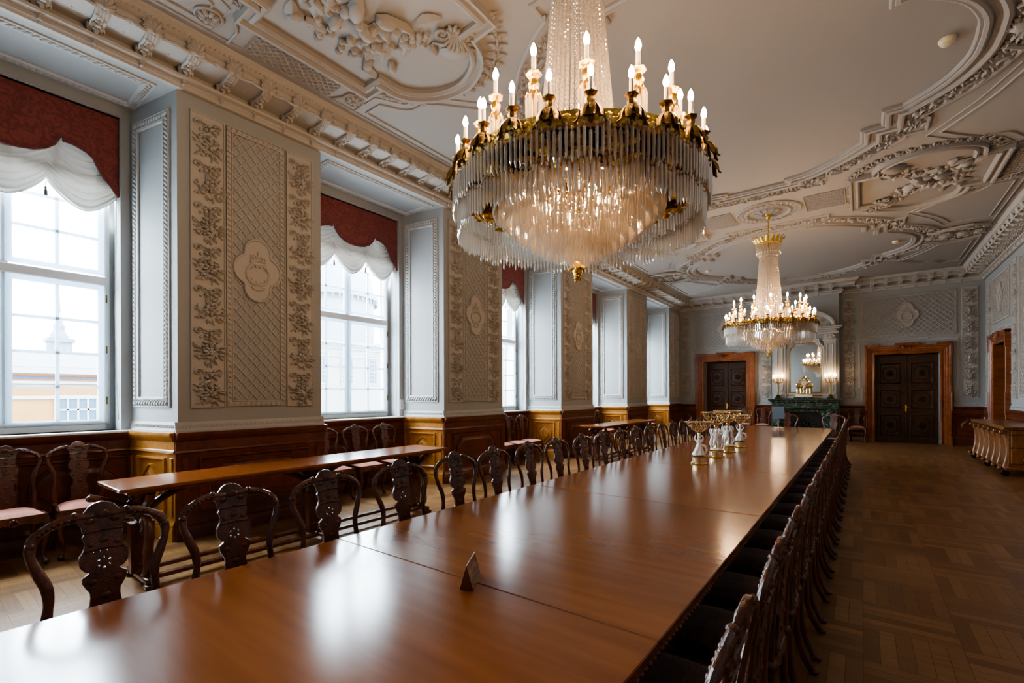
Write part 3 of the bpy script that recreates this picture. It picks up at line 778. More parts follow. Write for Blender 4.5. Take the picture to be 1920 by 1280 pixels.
def leafband(m,path,closed,width,step,seed,h=.05):
    rnd=random.Random(seed)
    for p,a in resample(path,step,closed):
        nx,ny=-sin(a),cos(a)
        for k in range(3):
            o=(k-1)*width*.33+rnd.uniform(-.02,.02); s=rnd.uniform(.7,1.15)
            c=(p.x+nx*o,p.y+ny*o)
            if rnd.random()<.5: m.inst(t_leaf(.085*s,.045*s,.035),ML(c[0],c[1],.02+.01*rnd.random(),a+rnd.uniform(-1.3,1.3)))
            else: m.blob((c[0],c[1],.008),(.034*s,.022*s,h*s*.8),rnd.uniform(0,6))
def garland(m,path,closed=False,step=.135,r=.072,seed=0):
    rnd=random.Random(seed)
    for i,(p,a) in enumerate(resample(path,step,closed)):
        m.inst(t_rosette(6,r*rnd.uniform(.8,1.1)),ML(p.x,p.y,.01,rnd.uniform(0,2)))
        for s in (-1,1): m.inst(t_leaf(r*1.6,r*.8,.02),ML(p.x,p.y,.012,a+s*1.3))
def field():
    m=MB()
    m.sweep(FIELD,[(0,0),(-.005,.03),(-.02,.04),(-.045,.038),(-.05,.052),(-.085,.062),(-.11,.05),(-.115,.025),(-.18,.022),(-.19,.045),(-.22,.06),(-.25,.05),(-.26,.02),(-.27,.01),(-.50,.012),(-.505,.03),(-.53,.035),(-.55,.02),(-.555,0)],True)
    leafband(m,offpath(FIELD,-.385,True),True,.20,.062,3)
    for p,a in resample(offpath(FIELD,-.147,True),.30,True): m.inst(t_leaf(.06,.03,.012),ML(p.x,p.y,.022,a)); m.inst(t_leaf(.06,.03,.012),ML(p.x,p.y,.022,a+pi))
    # spandrel line panels
    for su in (-1,1):
        for sv in (-1,1):
            def P(l): return [(su*x,sv*y) for x,y in l]
            c1=[tuple(p) for p in catmull([(3.08,.95),(2.86,1.5),(2.58,1.98)],5)]
            o=P([(3.72,.95)]+c1+[(2.44,2.2),(2.75,2.55)]+[tuple(p) for p in catmull([(2.95,2.75),(3.22,2.78),(3.42,3.08)],4)]+[(3.72,3.08)])
            if su*sv<0: o=o[::-1]
            m.sweep(o,[(0,0),(-.004,.016),(-.018,.018),(-.024,.0)],True); oo=offpath(o,(-.13),True)
            m.sweep(offpath(o,.12,True),[(0,0),(-.004,.012),(-.012,.012),(-.016,.0)],True)
        # side cartouche with scrolls and figures
        for sc_ in (-1,1):
            m.inst(t_spiral(.17,1.5,.035,su),ML(su*3.0,sc_*.18,.0)); m.inst(t_spiral(.11,1.4,.03,su),ML(su*3.45,sc_*.30,.0))
            m.inst(cluster(.30,.16,26,5,.045,.09),ML(su*3.35,sc_*.42,0)); m.inst(cluster(.22,.14,22,9,.04,.08),ML(su*3.72,sc_*.28,0))
            m.tube([(su*2.75,sc_*.32,.03),(su*3.1,sc_*.55,.05),(su*3.5,sc_*.62,.04),(su*3.8,sc_*.45,.03)],[.02,.045,.04,.02],6)
        for sx,rr in ((2.85,.10),(3.12,.13),(3.42,.12),(3.68,.10)): m.blob((su*sx,0,.02),(rr*1.1,rr*.8,.09),.2); m.inst(cluster(.14,.12,10,int(sx*10),.03,.10),ML(su*sx,0,.03))
    return m
fdat=mesh('field_relief',field(),M_CEIL)
for y in (YF-FP,YF,YF+FP):
    o=trim(fdat); o.matrix_world=CM(y)
def band():
    m=MB()
    # centre rosette
    m.lathe([(.60,0),(.60,.015),(.575,.03),(.55,.015),(.44,.012),(.43,.03),(.40,.045),(.37,.03),(.36,.012),(.24,.012),(.22,.04),(.14,.07),(.08,.06),(.04,.05),(.0,.05)],(0,0,0),40)
    for k in range(28):
        a=2*pi*k/28; m.inst(t_leaf(.11,.06,.03),ML(.46*cos(a),.46*sin(a),.015,a+.5)); m.blob((.40*cos(a+.1),.40*sin(a+.1),.03),(.03,.018,.02),a)
    for k in range(12): a=2*pi*k/12; m.inst(t_leaf(.16,.09,.05),ML(.10*cos(a),.10*sin(a),.03,a))
    for s in (-1,1):
        # lattice wings
        def wing(x): return .10+.36*min(1,(x-.5)/.8)
        u0,u1=.66,1.28
        mm=MB(); lattice(mm,u0,u1,-.40,.40,.085,.085,None,.010,.013)
        keep=[];
        for f in mm.f:
            cx=sum(mm.v[i][0] for i in f)/len(f)
            keep.append(f)
        mm.f=keep
        m.inst(mm,ML(0,0,0,0 if s>0 else pi))
        q=[(s*.64,-.42),(s*1.30,-.42),(s*1.30,.42),(s*.64,.42)]
        if s<0: q=q[::-1]
        m.sweep(q,[(0,0),(0,.02),(.012,.024),(.02,0)],True)
        m.inst(t_spiral(.06,1.3,.018,s),ML(s*1.36,.40)); m.inst(t_spiral(.06,1.3,.018,s),ML(s*1.36,-.40)); m.inst(t_rosette(6,.07),ML(s*1.38,0))
        # side medallion
        c=2.37
        top=[tuple(p) for p in catmull([(2.95,.66),(2.90,.98),(2.62,1.20),(2.25,1.24),(1.92,1.05),(1.80,.72)],6)]
        loop=[(3.24,-.62),(3.24,.62),(2.95,.62)]+top+[(1.52,.70),(1.52,-.70)]+[(x,-y) for x,y in top[::-1]]+[(2.95,-.62)]
        L=[(s*x,y) for x,y in loop]
        if s<0: L=L[::-1]
        m.sweep(L,[(.0,0),(.0,.05),(-.03,.075),(-.06,.06),(-.065,.04),(-.10,.04),(-.12,.075),(-.15,.08),(-.16,.0)],True)
        G=[(s*x,y) for x,y in [tuple(p) for p in catmull([(3.24,.66),(3.16,.98),(2.92,1.25),(2.56,1.36),(2.26,1.42),(1.95,1.38),(1.70,1.24),(1.50,1.0),(1.38,.68)],6)]]
        garland(m,G,seed=1); garland(m,[(x,-y) for x,y in G],seed=2)
        # fruit and leaves inside
        rnd=random.Random(11)
        for sv in (-1,1):
            for k in range(46):
                t=k/46; uu=2.95-.9*t+rnd.uniform(-.08,.08); vv=sv*(.12+.42*t+rnd.uniform(-.13,.13)); m.blob((s*uu,vv,.0),(.042,.042,.05),0)
            for (uu,vv,r_,an) in ((2.9,.42,.10,.4),(2.72,.62,.09,.9),(2.45,.15,.10,.1),(2.15,.72,.08,1.3),(2.6,.36,.08,2)):
                m.blob((s*uu,sv*vv,.01),(r_,r_*.62,r_*.8),an*s*sv)
            for k in range(8): m.inst(t_leaf(.26,.14,.05),ML(s*(2.0+.14*k),sv*(.35+.06*(k%3)),.012,rnd.uniform(0,6)))
            # shell with scrolls
            m.blob((s*1.95,sv*.86,0),(.22,.15,.10),s*sv*-.5); 
            for k in range(6): a=-.9+.36*k; m.tube([(s*1.78,sv*.70,.03),(s*(1.78+.16*cos(a+.7)),sv*(.70+.16*sin(a+.7)),.10),(s*(1.78+.30*cos(a+.7)),sv*(.70+.30*sin(a+.7)),.03)],[.012,.02,.012],5)
            m.inst(t_spiral(.10,1.5,.028,s),ML(s*1.72,sv*.80,.03)); m.inst(t_spiral(.09,1.5,.026,-s),ML(s*1.90,sv*.60,.03)); m.inst(t_rosette(7,.08),ML(s*1.80,sv*.66,.03))
        # figure group like a relief of cherubs in the middle
        for (uu,vv,r1,r2,an) in ((2.35,-.1,.16,.09,.5),(2.5,.12,.12,.08,1.4),(2.22,.16,.13,.07,2.2),(2.62,-.16,.12,.06,.1)): m.blob((s*uu,vv,.02),(r1,r2,.11),an*s); 
        for (uu,vv) in ((2.42,-.02),(2.20,.26),(2.66,.05)): m.blob((s*uu,vv,.08),(.055,.05,.07),0)
        # lattice strips & rosettes by the cornice
        mm=MB(); lattice(mm,3.46,3.82,-.52,.48,.085,.085,None,.010,.013); m.inst(mm,ML(0,0,0,0 if s>0 else pi))
        m.tube([(s*3.42,-.75,.012),(s*3.42,.70,.012)],.014,5); m.tube([(s*3.42,-.75,.012),(s*3.60,-.66,.012),(s*3.84,-.66,.012)],.014,5); m.tube([(s*3.42,.70,.012),(s*3.84,.52,.012)],.014,5)
        for v in (-.92,.72):
            m.lathe([(.13,0),(.13,.02),(.115,.03),(.10,.012),(0,.012)],(s*3.60,v,0),20); m.inst(t_rosette(8,.10),ML(s*3.60,v,.012))
    return m
bdat=mesh('band_relief',band(),M_CEIL)
for y in (YR,YR+FP):
    o=trim(bdat); o.matrix_world=CM(y)
# straight fillets along the cornice
m=MB()
for x in (-5.36,2.27): m.tube([(x,YB,ZT-.006),(x,YE-.6,ZT-.006)],.012,5)
m.tube([(-5.36,YE-.62,ZT-.006),(2.27,YE-.62,ZT-.006)],.012,5)
struct('trim_fillet',m,M_CEIL)

# ------------------------------------------------------------------ smoke detectors
def smoke(x,y,label):
    t=MB().lathe([(.075,0),(.075,-.015),(.062,-.045),(.05,-.055),(.02,-.062),(0,-.062)],(0,0,0),24); t.tube([(.055*cos(a*pi/8),.055*sin(a*pi/8),-.05) for a in range(16)],.004,5,True)
    o=obj('smoke_detector',t,M_PLASTIC,None,(x,y,ZT)); tag(o,label,'smoke detector')
smoke(.73,6.73,'round cream smoke detector on the bare ceiling field right of the near chandelier')
smoke(.67,14.89,'round cream smoke detector at the right end of the far ceiling field')
smoke(-3.75,14.9,'round cream smoke detector at the left end of the far ceiling field')

# ------------------------------------------------------------------ chandelier (origin at ring centre axis, z absolute)
def prism_mb(L=.15,r=.0115):
    m=MB(); n=6
    P=[(.001,0),(r*.9,-.004),(r*.9,-.016),(.002,-.022),(r*.55,-.024),(r,-.034),(r*.85,-.022-L*.72),(r*.9,-.022-L*.84),(.0008,-.022-L)]
    return m.lathe(P,(0,0,0),n)
pri=mesh('prism',prism_mb(.155),M_CRYS,smooth=False); prs=mesh('prism_long',prism_mb(.165,.0098),M_CRYS,smooth=False)
def chandelier():
    t=thing('crystal_chandelier','near large gilt and crystal chandelier hanging above the front of the long table','chandelier',(X0,YR,0),0,None)
    m=MB().lathe([(.0,0),(.085,0),(.09,-.02),(.07,-.05),(.045,-.07),(.05,-.10),(.035,-.13),(.015,-.15),(0,-.15)],(0,0,ZT),20); obj('ceiling_rose',m,M_GOLD,t)
    m=MB().tube([(0,0,ZT-.14),(0,0,4.78)],.014,8); obj('rod',m,M_GOLD,t)
    m=MB(); m.tube([(0,0,4.8),(0,0,3.05)],.008,6); obj('inner_stem',m,M_BRASS,t)
    # crown
    m=MB().tube([(.225*cos(a*pi/18),.225*sin(a*pi/18),4.68) for a in range(36)],.018,6,True)
    for k in range(16):
        a=2*pi*k/16; P=[(.22*cos(a),.22*sin(a),4.68),(.245*cos(a),.245*sin(a),4.74),(.27*cos(a),.27*sin(a),4.79),(.31*cos(a),.31*sin(a),4.80)]
        m.tube(P,[.03,.038,.025,.006],6,ry=[.012]*4,ref=(-sin(a),cos(a),0))
    for k in range(6): a=2*pi*k/6; m.tube([(0,0,4.72),(.11*cos(a),.11*sin(a),4.74),(.225*cos(a),.225*sin(a),4.68)],.008,5)
    obj('crown',m,M_GOLD,t)
    m=MB(); pm=MB(); pm=prism_mb(.17,.008)
    for k in range(52): a=2*pi*k/52; m.inst(pm,Matrix.Translation((.225*cos(a),.225*sin(a),4.66)))
    for k in range(40): a=2*pi*k/40; m.inst(pm,Matrix.Translation((.175*cos(a),.175*sin(a),4.60)))
    f=obj('crown_fringe',m,M_CRYS,t,smooth=False)
    # bead strands flaring down
    def rad(z): q=(4.55-z)/1.40; return .150+.115*q**1.15
    bead=MB(); z=4.55; 
    while z>3.16: bead.blob((rad(z),0,z),(.013,.014,.0175),0,0,OCT); z-=.0335
    bd=mesh('bead_strand',bead,M_CRYS,smooth=False)
    for k in range(42): link('bead_strand',bd,t,rz=2*pi*k/42)
    # main ring
    m=MB(); R=.80
    m.lathe([(R-.02,2.97),(R+.012,2.975),(R+.02,3.0),(R+.008,3.02),(R+.016,3.045),(R-.01,3.05),(R-.02,3.03),(R-.02,2.97)],(0,0,0),64)
    for k in range(72):
        a=2*pi*k/72; m.blob((0,0,0),(.022,.028,.012),0,0,DOME,Matrix.Translation(((R+.012)*cos(a),(R+.012)*sin(a),3.01))@Matrix.Rotation(a,4,'Z')@Matrix.Rotation(pi/2,4,'Y'))
    for k in range(12):
        a=2*pi*k/12+.13
        P=[(R*cos(a),R*sin(a),3.0)]
        for j in range(1,9):
            q=j/8; rr=R-(R-.46)*q; aa=a+.22*sin(q*pi); P.append((rr*cos(aa),rr*sin(aa),3.0-.10*sin(q*pi)))
        m.tube(P,[.016,.03,.022,.03,.02,.028,.02,.024,.014],6)
        for j in (2,4,6): 
            m.blob((P[j][0],P[j][1],P[j][2]-.01),(.06,.032,.04),a+j,.2,BALL); [m.inst(t_leaf(.13,.075,.05),Matrix.Translation((P[j][0],P[j][1],P[j][2]-.02))@Matrix.Rotation(a+aa_,4,'Z')) for aa_ in (.9,2.2,-.9,-2.2)]
            m.inst(t_spiral(.07,1.4,.02,1),Matrix.Translation(P[j])@Matrix.Rotation(a+1.2,4,'Z')@Matrix.Rotation(pi/2,4,'X'))
        for s in (-1,1): m.inst(t_leaf(.13,.06,.04),Matrix.Translation((.62*cos(a),.62*sin(a),2.93))@Matrix.Rotation(a+s*1.2,4,'Z'))
    m.lathe([(.45,2.985),(.475,2.99),(.475,3.03),(.45,3.035),(.44,3.01),(.45,2.985)],(0,0,0),40)
    for k in range(20): a=2*pi*k/20; m.tube([(.47*cos(a),.47*sin(a),3.02),(.50*cos(a),.50*sin(a),3.09),(.53*cos(a+.05),.53*sin(a+.05),3.13)],[.03,.028,.006],5,ry=.008,ref=(-sin(a),cos(a),0))
    obj('gilt_ring',m,M_GOLD,t)
    # lower candle arms
    am=MB()
    am.tube([(.78,0,3.0),(.81,0,2.985),(.83,0,3.0)],[.012,.014,.012],6)
    for k in range(9):
        a=2*pi*k/9; c,s_=cos(a),sin(a)
        am.tube([(.81+.006*c,.006*s_,3.06),(.81+.045*c,.045*s_,3.05),(.81+.068*c,.068*s_,3.015),(.81+.074*c,.074*s_,2.98),(.81+.088*c,.088*s_,2.968)],[.010,.018,.019,.015,.005],5,ry=.005,ref=(-s_,c,0))
    am.lathe([(.004,3.045),(.012,3.05),(.018,3.06),(.014,3.068),(.020,3.075),(.024,3.09),(.020,3.10),(.016,3.105),(.022,3.112),(.032,3.118),(.036,3.124),(.012,3.128)],(.81,0,0),12,6,.08)
    arm=mesh('candle_arm',am,M_BRASS)
    cm=mesh('candle',MB().lathe([(.0125,3.12),(.0125,3.205),(.010,3.208),(.002,3.208)],(.81,0,0),12),M_CANDLE)
    def bulbmb(x,z,s=1): return MB().lathe([(.006*s,0),(.0125*s,.012*s),(.0160*s,.026*s),(.0135*s,.044*s),(.007*s,.060*s),(.0008,.070*s)],(x,0,z),8)
    bm=mesh('bulb',bulbmb(.81,3.207,1.0),M_BULB)
    for k in range(24):
        a=2*pi*(k+.25)/24; o=link('candle_arm',arm,t,rz=a); c=link('candle',cm,o); link('bulb',bm,c)
    # upper candle holders with crystal tubes
    um=MB(); x=.66
    um.tube([(.60,0,3.02),(.64,0,2.99),(x,0,3.02),(x,0,3.10)],[.012,.016,.016,.012],6)
    um.lathe([(.010,3.06),(.012,3.24),(.03,3.25),(.02,3.27),(.016,3.285),(.026,3.30),(.030,3.325),(.022,3.345),(.015,3.352),(.024,3.362),(.040,3.37),(.044,3.378),(.014,3.384)],(x,0,0),12,6,.08)
    for k in range(6): a=2*pi*k/6; um.tube([(x+.01*cos(a),.01*sin(a),3.26),(x+.035*cos(a),.035*sin(a),3.27),(x+.045*cos(a),.045*sin(a),3.25)],[.008,.01,.004],5)
    uarm=mesh('upper_candle_holder',um,M_GOLD)
    cc=mesh('candle',MB().lathe([(.0135,3.375),(.0135,3.475),(.010,3.478),(.002,3.478)],(x,0,0),12),M_CANDLE); ub=mesh('bulb',bulbmb(x,3.477,1.12),M_BULB)
    uf=MB()
    tp=MB().lathe([(.001,0),(.008,-.006),(.008,-.165),(.001,-.18)],(0,0,0),6)
    for k in range(9): a=2*pi*k/9; uf.inst(tp,Matrix.Translation((x+.042*cos(a),.042*sin(a),3.25)))
    ufm=mesh('crystal_skirt',uf,M_CRYS,smooth=False)
    for k in range(14):
        a=2*pi*(k+.8)/14; o=link('upper_candle_holder',uarm,t,rz=a); c=link('candle',cc,o); link('bulb',ub,c); link('crystal_skirt',ufm,o)
    # inner lamps
    il=MB().lathe([(.011,2.90),(.011,2.955),(.003,2.96)],(.36,0,0),10); ilm=mesh('inner_lamp',il,M_CANDLE); ib=mesh('bulb',bulbmb(.36,2.958,1.0),M_BULB)
    for k in range(10):
        a=2*pi*k/10; o=link('inner_lamp',ilm,t,rz=a); link('bulb',ib,o)
    il2=mesh('inner_lamp',MB().lathe([(.011,2.80),(.011,2.855),(.003,2.86)],(.20,0,0),10),M_CANDLE); ib2=mesh('bulb',bulbmb(.20,2.858,1.0),M_BULB)
    for k in range(6):
        a=2*pi*k/6+.3; o=link('inner_lamp',il2,t,rz=a); link('bulb',ib2,o)
    m=MB()
    for k in range(8): a=2*pi*k/8; m.tube([(.45*cos(a),.45*sin(a),3.0),(.36*cos(a),.36*sin(a),2.90),(.1*cos(a),.1*sin(a),2.93),(0,0,3.0)],.006,5)
    for r,z in TIERS[1:]: m.tube([(r*cos(j*pi/20),r*sin(j*pi/20),z) for j in range(40)],.0045,4,True)
    obj('bowl_frame',m,M_BRASS,t)
    # outer fringe: two staggered rows ; nearest hundred as parts
    al=atan2(-YR,-X0+0)  # direction towards the camera
    rows=[(.835,2.985,0),(.805,2.835,.5)]
    allp=[]
    for r,z,o in rows:
        for k in range(172):
            a=2*pi*(k+o)/172; allp.append((abs((a-al+pi)%(2*pi)-pi),r,z,a))
    allp.sort(); rest=MB(); lp=prism_mb(.165,.0098)
    for i,(d,r,z,a) in enumerate(allp):
        if i<100: link('crystal_prism',prs,t,(r*cos(a),r*sin(a),z+random.uniform(-.035,.012)),a)
        else: rest.inst(lp,Matrix.Translation((r*cos(a),r*sin(a),z+random.uniform(-.035,.012))))
    o=obj('outer_prism_fringe',rest,M_CRYS,t,smooth=False); o['kind']='stuff'
    b=MB(); sp=prism_mb(.15,.0105)
    for r,z in TIERS:
        n=int(2*pi*r/.0255)
        for k in range(n): a=2*pi*(k+random.uniform(-.15,.15))/n; b.inst(sp,Matrix.Translation((r*cos(a),r*sin(a),z+random.uniform(-.012,.012))))
    o=obj('bowl_prisms',b,M_CRYS,t,smooth=False); o['kind']='stuff'
    m=MB().lathe([(0,2.50),(.02,2.50),(.03,2.47),(.015,2.45),(.035,2.44),(.03,2.42),(.018,2.405),(.024,2.40),(.012,2.38),(0,2.37)],(0,0,0),10)
    for k in range(5): a=2*pi*k/5; m.inst(t_leaf(.07,.05,.03),Matrix.Translation((0,0,2.47))@Matrix.Rotation(a,4,'Z')@Matrix.Rotation(.5,4,'Y'))
    for k in range(10): a=k*2.4; m.blob((.016*cos(a),.016*sin(a),2.43-.006*k),(.012,.012,.012),0,0,BALL)
    obj('finial',m,M_GOLD,t)
    return t
TIERS=[(.57,2.985),(.53,2.94),(.485,2.895),(.435,2.85),(.385,2.81),(.33,2.77),(.275,2.735),(.22,2.705),(.165,2.68),(.11,2.665)]
ch=chandelier()
ch2=dup_thing(ch,(X0,YR+FP+.02,0),.06,'far gilt and crystal chandelier on a visible brass rod in front of the fireplace')

# ------------------------------------------------------------------ chairs. local: origin floor, front +y, back at -y
def yb(z):
    q=max(0,(z-.46)/.64); return -.205-.075*q**1.2+.018*sin(q*pi)
def curve_prism(name,outer,holes,th,mat,bevel=.004):
    cu=bpy.data.curves.new(name,'CURVE'); cu.dimensions='2D'; cu.fill_mode='BOTH'; cu.extrude=th/2-bevel; cu.bevel_depth=bevel; cu.bevel_resolution=1
    for L in [outer]+holes:
        sp=cu.splines.new('POLY'); sp.points.add(len(L)-1)
        for p,(x,y) in zip(sp.points,L): p.co=(x,y,0,1)
        sp.use_cyclic_u=True
    o=bpy.data.objects.new(name,cu); COL.objects.link(o)
    dg=bpy.context.evaluated_depsgraph_get(); me=bpy.data.meshes.new_from_object(o.evaluated_get(dg),preserve_all_data_layers=False,depsgraph=dg)
    bpy.data.objects.remove(o); v=[tuple(p.co) for p in me.vertices]; f=[tuple(p.vertices) for p in me.polygons]; bpy.data.meshes.remove(me)
    return v,f
def build_chair_meshes():
    D={}
    half=[(.188,.455),(.190,.52),(.194,.60),(.190,.67),(.184,.73),(.190,.79),(.212,.85),(.232,.91),(.236,.955),(.224,.992),(.202,1.016),(.170,1.036),(.13,1.050),(.085,1.054),(.05,1.050)]
    c=catmull(half,4)
    P=[(x,yb(z),z) for x,z in c]; full=P+[(-x,y,z) for x,y,z in P[::-1]]
    n=len(P); R=[.017+.004*abs(sin(i*.22)) for i in range(n)]; R[0]=.026; R[1]=.024
    m=MB().tube(full,R+R[::-1],8,ry=[.013]*(2*n),ref=(1,0,0))
    m2=MB()
    # profile along local normal: wide in x-z plane
    RR=[.013]*(2*n)
    m2.tube(full,RR,8,ry=R+R[::-1],ref=(0,1,0))
    for s in (-1,1):
        m2.blob((s*.234,yb(.965),.968),(.020,.018,.020),0,0,BALL); m2.blob((s*.092,yb(1.06),1.066),(.014,.017,.014),0,0,BALL)
        m2.blob((s*.188,yb(.47),.47),(.034,.026,.03),0,0,BALL)
        for t in range(6): q=P[int(n*.70)+t*2] if int(n*.70)+t*2<n else P[-1]; m2.blob((s*q[0],q[1]+.010,q[2]-.004),(.012,.008,.010),0,0,BALL)
    D['back_frame']=mesh('back_frame',m2,M_CHAIR,ang=60)
    prof=[(.462,.090),(.49,.094),(.51,.080),(.55,.064),(.60,.066),(.64,.070),(.655,.058),(.665,.052),(.70,.048),(.725,.050),(.745,.062),(.77,.074),(.79,.074),(.803,.056),(.812,.046),(.822,.066),(.84,.080),(.865,.084),(.885,.082),(.900,.072),(.92,.064),(.945,.062),(.965,.070),(.978,.062),(.99,.068),(1.015,.072),(1.03,.080),(1.045,.088),(1.056,.070),(1.068,.062),(1.080,.052),(1.094,.042),(1.104,.026),(1.110,.0)]
    outer=[(w,z) for z,w in prof]+[(-w,z) for z,w in prof[::-1][1:]]
    holes=[]
    for k in range(6):
        a0=2*pi*k/6+.14; a1=2*pi*(k+1)/6-.14; L=[(.007*cos((a0+a1)/2),.765+.007*sin((a0+a1)/2))]+[(.030*cos(a0+(a1-a0)*t/4),.765+.030*sin(a0+(a1-a0)*t/4)) for t in range(5)]; holes.append([(x,z+.083) for x,z in L])
    for k in range(4):
        x=-.036+.024*k; holes.append([(x-.006,.892),(x+.006,.892),(x+.005,.908),(x-.005,.906)])
    v,f=curve_prism('splat',outer,holes,.020,M_CHAIR)
    m=MB().add([(x,yb(y)+z,y) for x,y,z in v],[tuple(reversed(q)) for q in f])
    for sgn in (1,-1):
        for (x,z,r) in ((.05,.62,.018),(.045,.77,.018),(.045,.93,.014),(.0,1.055,.03),(.045,1.03,.02),(0,.70,.022),(0,.945,.020),(.0,.56,.022)):
            for s in ((-1,1) if x else (1,)): m.blob((s*x,yb(z)+sgn*.009,z),(r,.007,r*.8),0,0,BALL)
        for z in (.49,.985,.905): m.tube([(-.07,yb(z)+sgn*.010,z),(0,yb(z)+sgn*.012,z+.006),(.07,yb(z)+sgn*.010,z)],.006,5)
    D['splat']=mesh('splat',m,M_CHAIR,ang=40)
    # seat cushion
    def sw(y): t=(y+.21)/.44; return .185+.042*t
    m=MB(); nx,ny=12,12
    for j in range(ny+1):
        for i in range(nx+1):
            a=-1+2*i/nx; b=-1+2*j/ny; y=.01+.215*b*(1-.03*a*a); x=sw(y)*a*.97
            z=.475+.045*(1-a**4)*(1-b**4); m.v.append((x,y,z))
    for j in range(ny):
        for i in range(nx): q=j*(nx+1)+i; m.f.append((q,q+1,q+nx+2,q+nx+1))
    D['seat']=m; D['seat_m']=mesh('seat_cushion',m,M_SEAT,ang=180); D['seat_d']=mesh('seat_cushion',m,M_SEATD,ang=180)
    # rail with scalloped lower edge
    m=MB()
    def board(p,q,n=16):
        p=Vector(p);q=Vector(q); d=(q-p); nn=Vector((-d.y,d.x)).normalized()*.012
        V=[];F=[]
        for i in range(n+1):
            t=i/n; c=p+d*t; zb=.415-.025*(1-abs(2*t-1))**.6*0-.022*sin(t*pi*3)**2
            for s in (-1,1): V.append((c.x+nn.x*s,c.y+nn.y*s,.480)); V.append((c.x+nn.x*s,c.y+nn.y*s,zb))
        for i in range(n):
            a=i*4;b=a+4; F+= [(a,b,b+1,a+1),(a+2,a+3,b+3,b+2),(a,a+2,b+2,b),(a+1,b+1,b+3,a+3)]
        m.add(V,F)
    board((-.227,.225),(.227,.225)); board((.185,-.20),(.227,.225)); board((-.227,.225),(-.185,-.20)); board((-.185,-.20),(.185,-.20))
    m.inst(t_fan(.05,.07,5),Matrix.Translation((0,.238,.405))@Matrix.Rotation(pi/2,4,'X')@Matrix.Scale(-1,4,(0,0,1)))
    D['seat_rail']=mesh('seat_rail',m,M_CHAIR,ang=50)
    lf=MB(); P=catmull([(.205,.205,.46),(.226,.225,.37),(.220,.222,.27),(.200,.205,.16),(.196,.20,.08),(.212,.222,.03)],4)
    lf.tube(P,[.036-.022*min(1,i/14)+(.004 if i>17 else 0) for i in range(len(P))],8)
    lf.blob((.212,.226,.026),(.030,.032,.026),0,0,BALL); lf.blob((.222,.226,.39),(.026,.024,.04),0,0,BALL)
    D['legf']=mesh('leg_front',lf,M_CHAIR,ang=60)
    lr=MB(); P=catmull([(.188,-.20,.475),(.186,-.195,.36),(.182,-.20,.22),(.186,-.23,.10),(.198,-.275,.018)],4)
    lr.tube(P,[.024-.006*min(1,i/10) for i in range(len(P))],8,ry=[.02]*len(P)); lr.blob((.199,-.28,.016),(.022,.03,.016),0,0,BALL)
    D['legr']=mesh('leg_rear',lr,M_CHAIR,ang=60)
    return D
CD=build_chair_meshes()
flips={}
def mir(me):
    if me.name in flips: return flips[me.name]
    c=me.copy(); c.transform(Matrix.Scale(-1,4,(1,0,0))); c.flip_normals(); flips[me.name]=c; return c
def make_chair(label,cat='chair',group=None,seat='seat_d'):
    t=thing('dining_chair',label,cat,(0,0,0),0,group)
    for k in ('back_frame','splat','seat_rail'): link(k,CD[k],t)
    link('seat',CD[seat],t)
    for s in (1,-1):
        link('leg',CD['legf'] if s>0 else mir(CD['legf']),t); link('leg',CD['legr'] if s>0 else mir(CD['legr']),t)
    return t
def ordn(n):
    W=['first','second','third','fourth','fifth','sixth','seventh','eighth','ninth','tenth','eleventh','twelfth','thirteenth','fourteenth','fifteenth','sixteenth','seventeenth','eighteenth','nineteenth','twentieth','twenty-first','twenty-second','twenty-third']; return W[n]
c0=None
gL='dining chairs along the window side of the long table'; gR='dining chairs along the right side of the long table'
LY=[.576,1.123,1.698,2.293,2.89,3.424,3.997,4.549,5.169,5.719,6.332,6.9,7.46,8.07,8.65,9.23,9.8,10.38,10.96,11.53,12.11,12.68]
for i,y in enumerate(LY):
    lab='dark carved chair on the window side of the long table, %s from the front'%ordn(i)
    if c0 is None: c0=make_chair(lab,group=gL); c0.location=(-2.53,y,0); c0.rotation_euler=(0,0,-pi/2); c=c0
    else: c=dup_thing(c0,(-2.53,y,0),-pi/2+random.uniform(-.03,.03),lab)
for i in range(21):
    y=1.238+.5705*i; lab='dark carved chair on the right side of the long table, %s from the front'%ordn(i)
    c=dup_thing(c0,(-.505,y,0),pi/2+random.uniform(-.02,.02),lab); c['group']=gR
for (x,y,r,lab) in ((-1.55,13.62,pi,'carved chair at the far end of the long table near the acrylic sign'),(-.62,13.62,pi-.25,'carved chair at the far right corner of the long table')):
    c=dup_thing(c0,(x,y,0),r,lab); c['group']='chairs at the far end of the table'
# chairs with pink seats in window recesses
w0=None
wl=[(.11,'pink-seated carved chair below the first window, third from its right edge'),(.66,'pink-seated carved chair at the left edge of the picture below the first window'),(1.19,'pink-seated carved chair below the first window, nearest the first pier'),
 (4.03,'pink-seated carved chair below the second window, leftmost of three'),(4.60,'pink-seated carved chair below the second window, middle of three'),(5.18,'pink-seated carved chair below the second window, rightmost of three'),
 (8.19,'pink-seated carved chair below the third window, leftmost of three'),(8.75,'pink-seated carved chair below the third window, middle of three'),(9.30,'pink-seated carved chair below the third window, nearest the pier'),
 (12.4,'pink-seated carved chair behind the far side table, left of three'),(12.95,'pink-seated carved chair behind the far side table, middle of three'),(13.5,'pink-seated carved chair behind the far side table, right of three'),(16.5,'pink-seated carved chair below the fifth window, left one'),(17.1,'pink-seated carved chair below the fifth window, right one')]
for y,lab in wl:
    if w0 is None: w0=make_chair(lab,group='pink-seated chairs under the windows',seat='seat_m'); w0.location=(-6.46,y,0); w0.rotation_euler=(0,0,-pi/2)
    else: dup_thing(w0,(-6.46,y,0),-pi/2,lab)
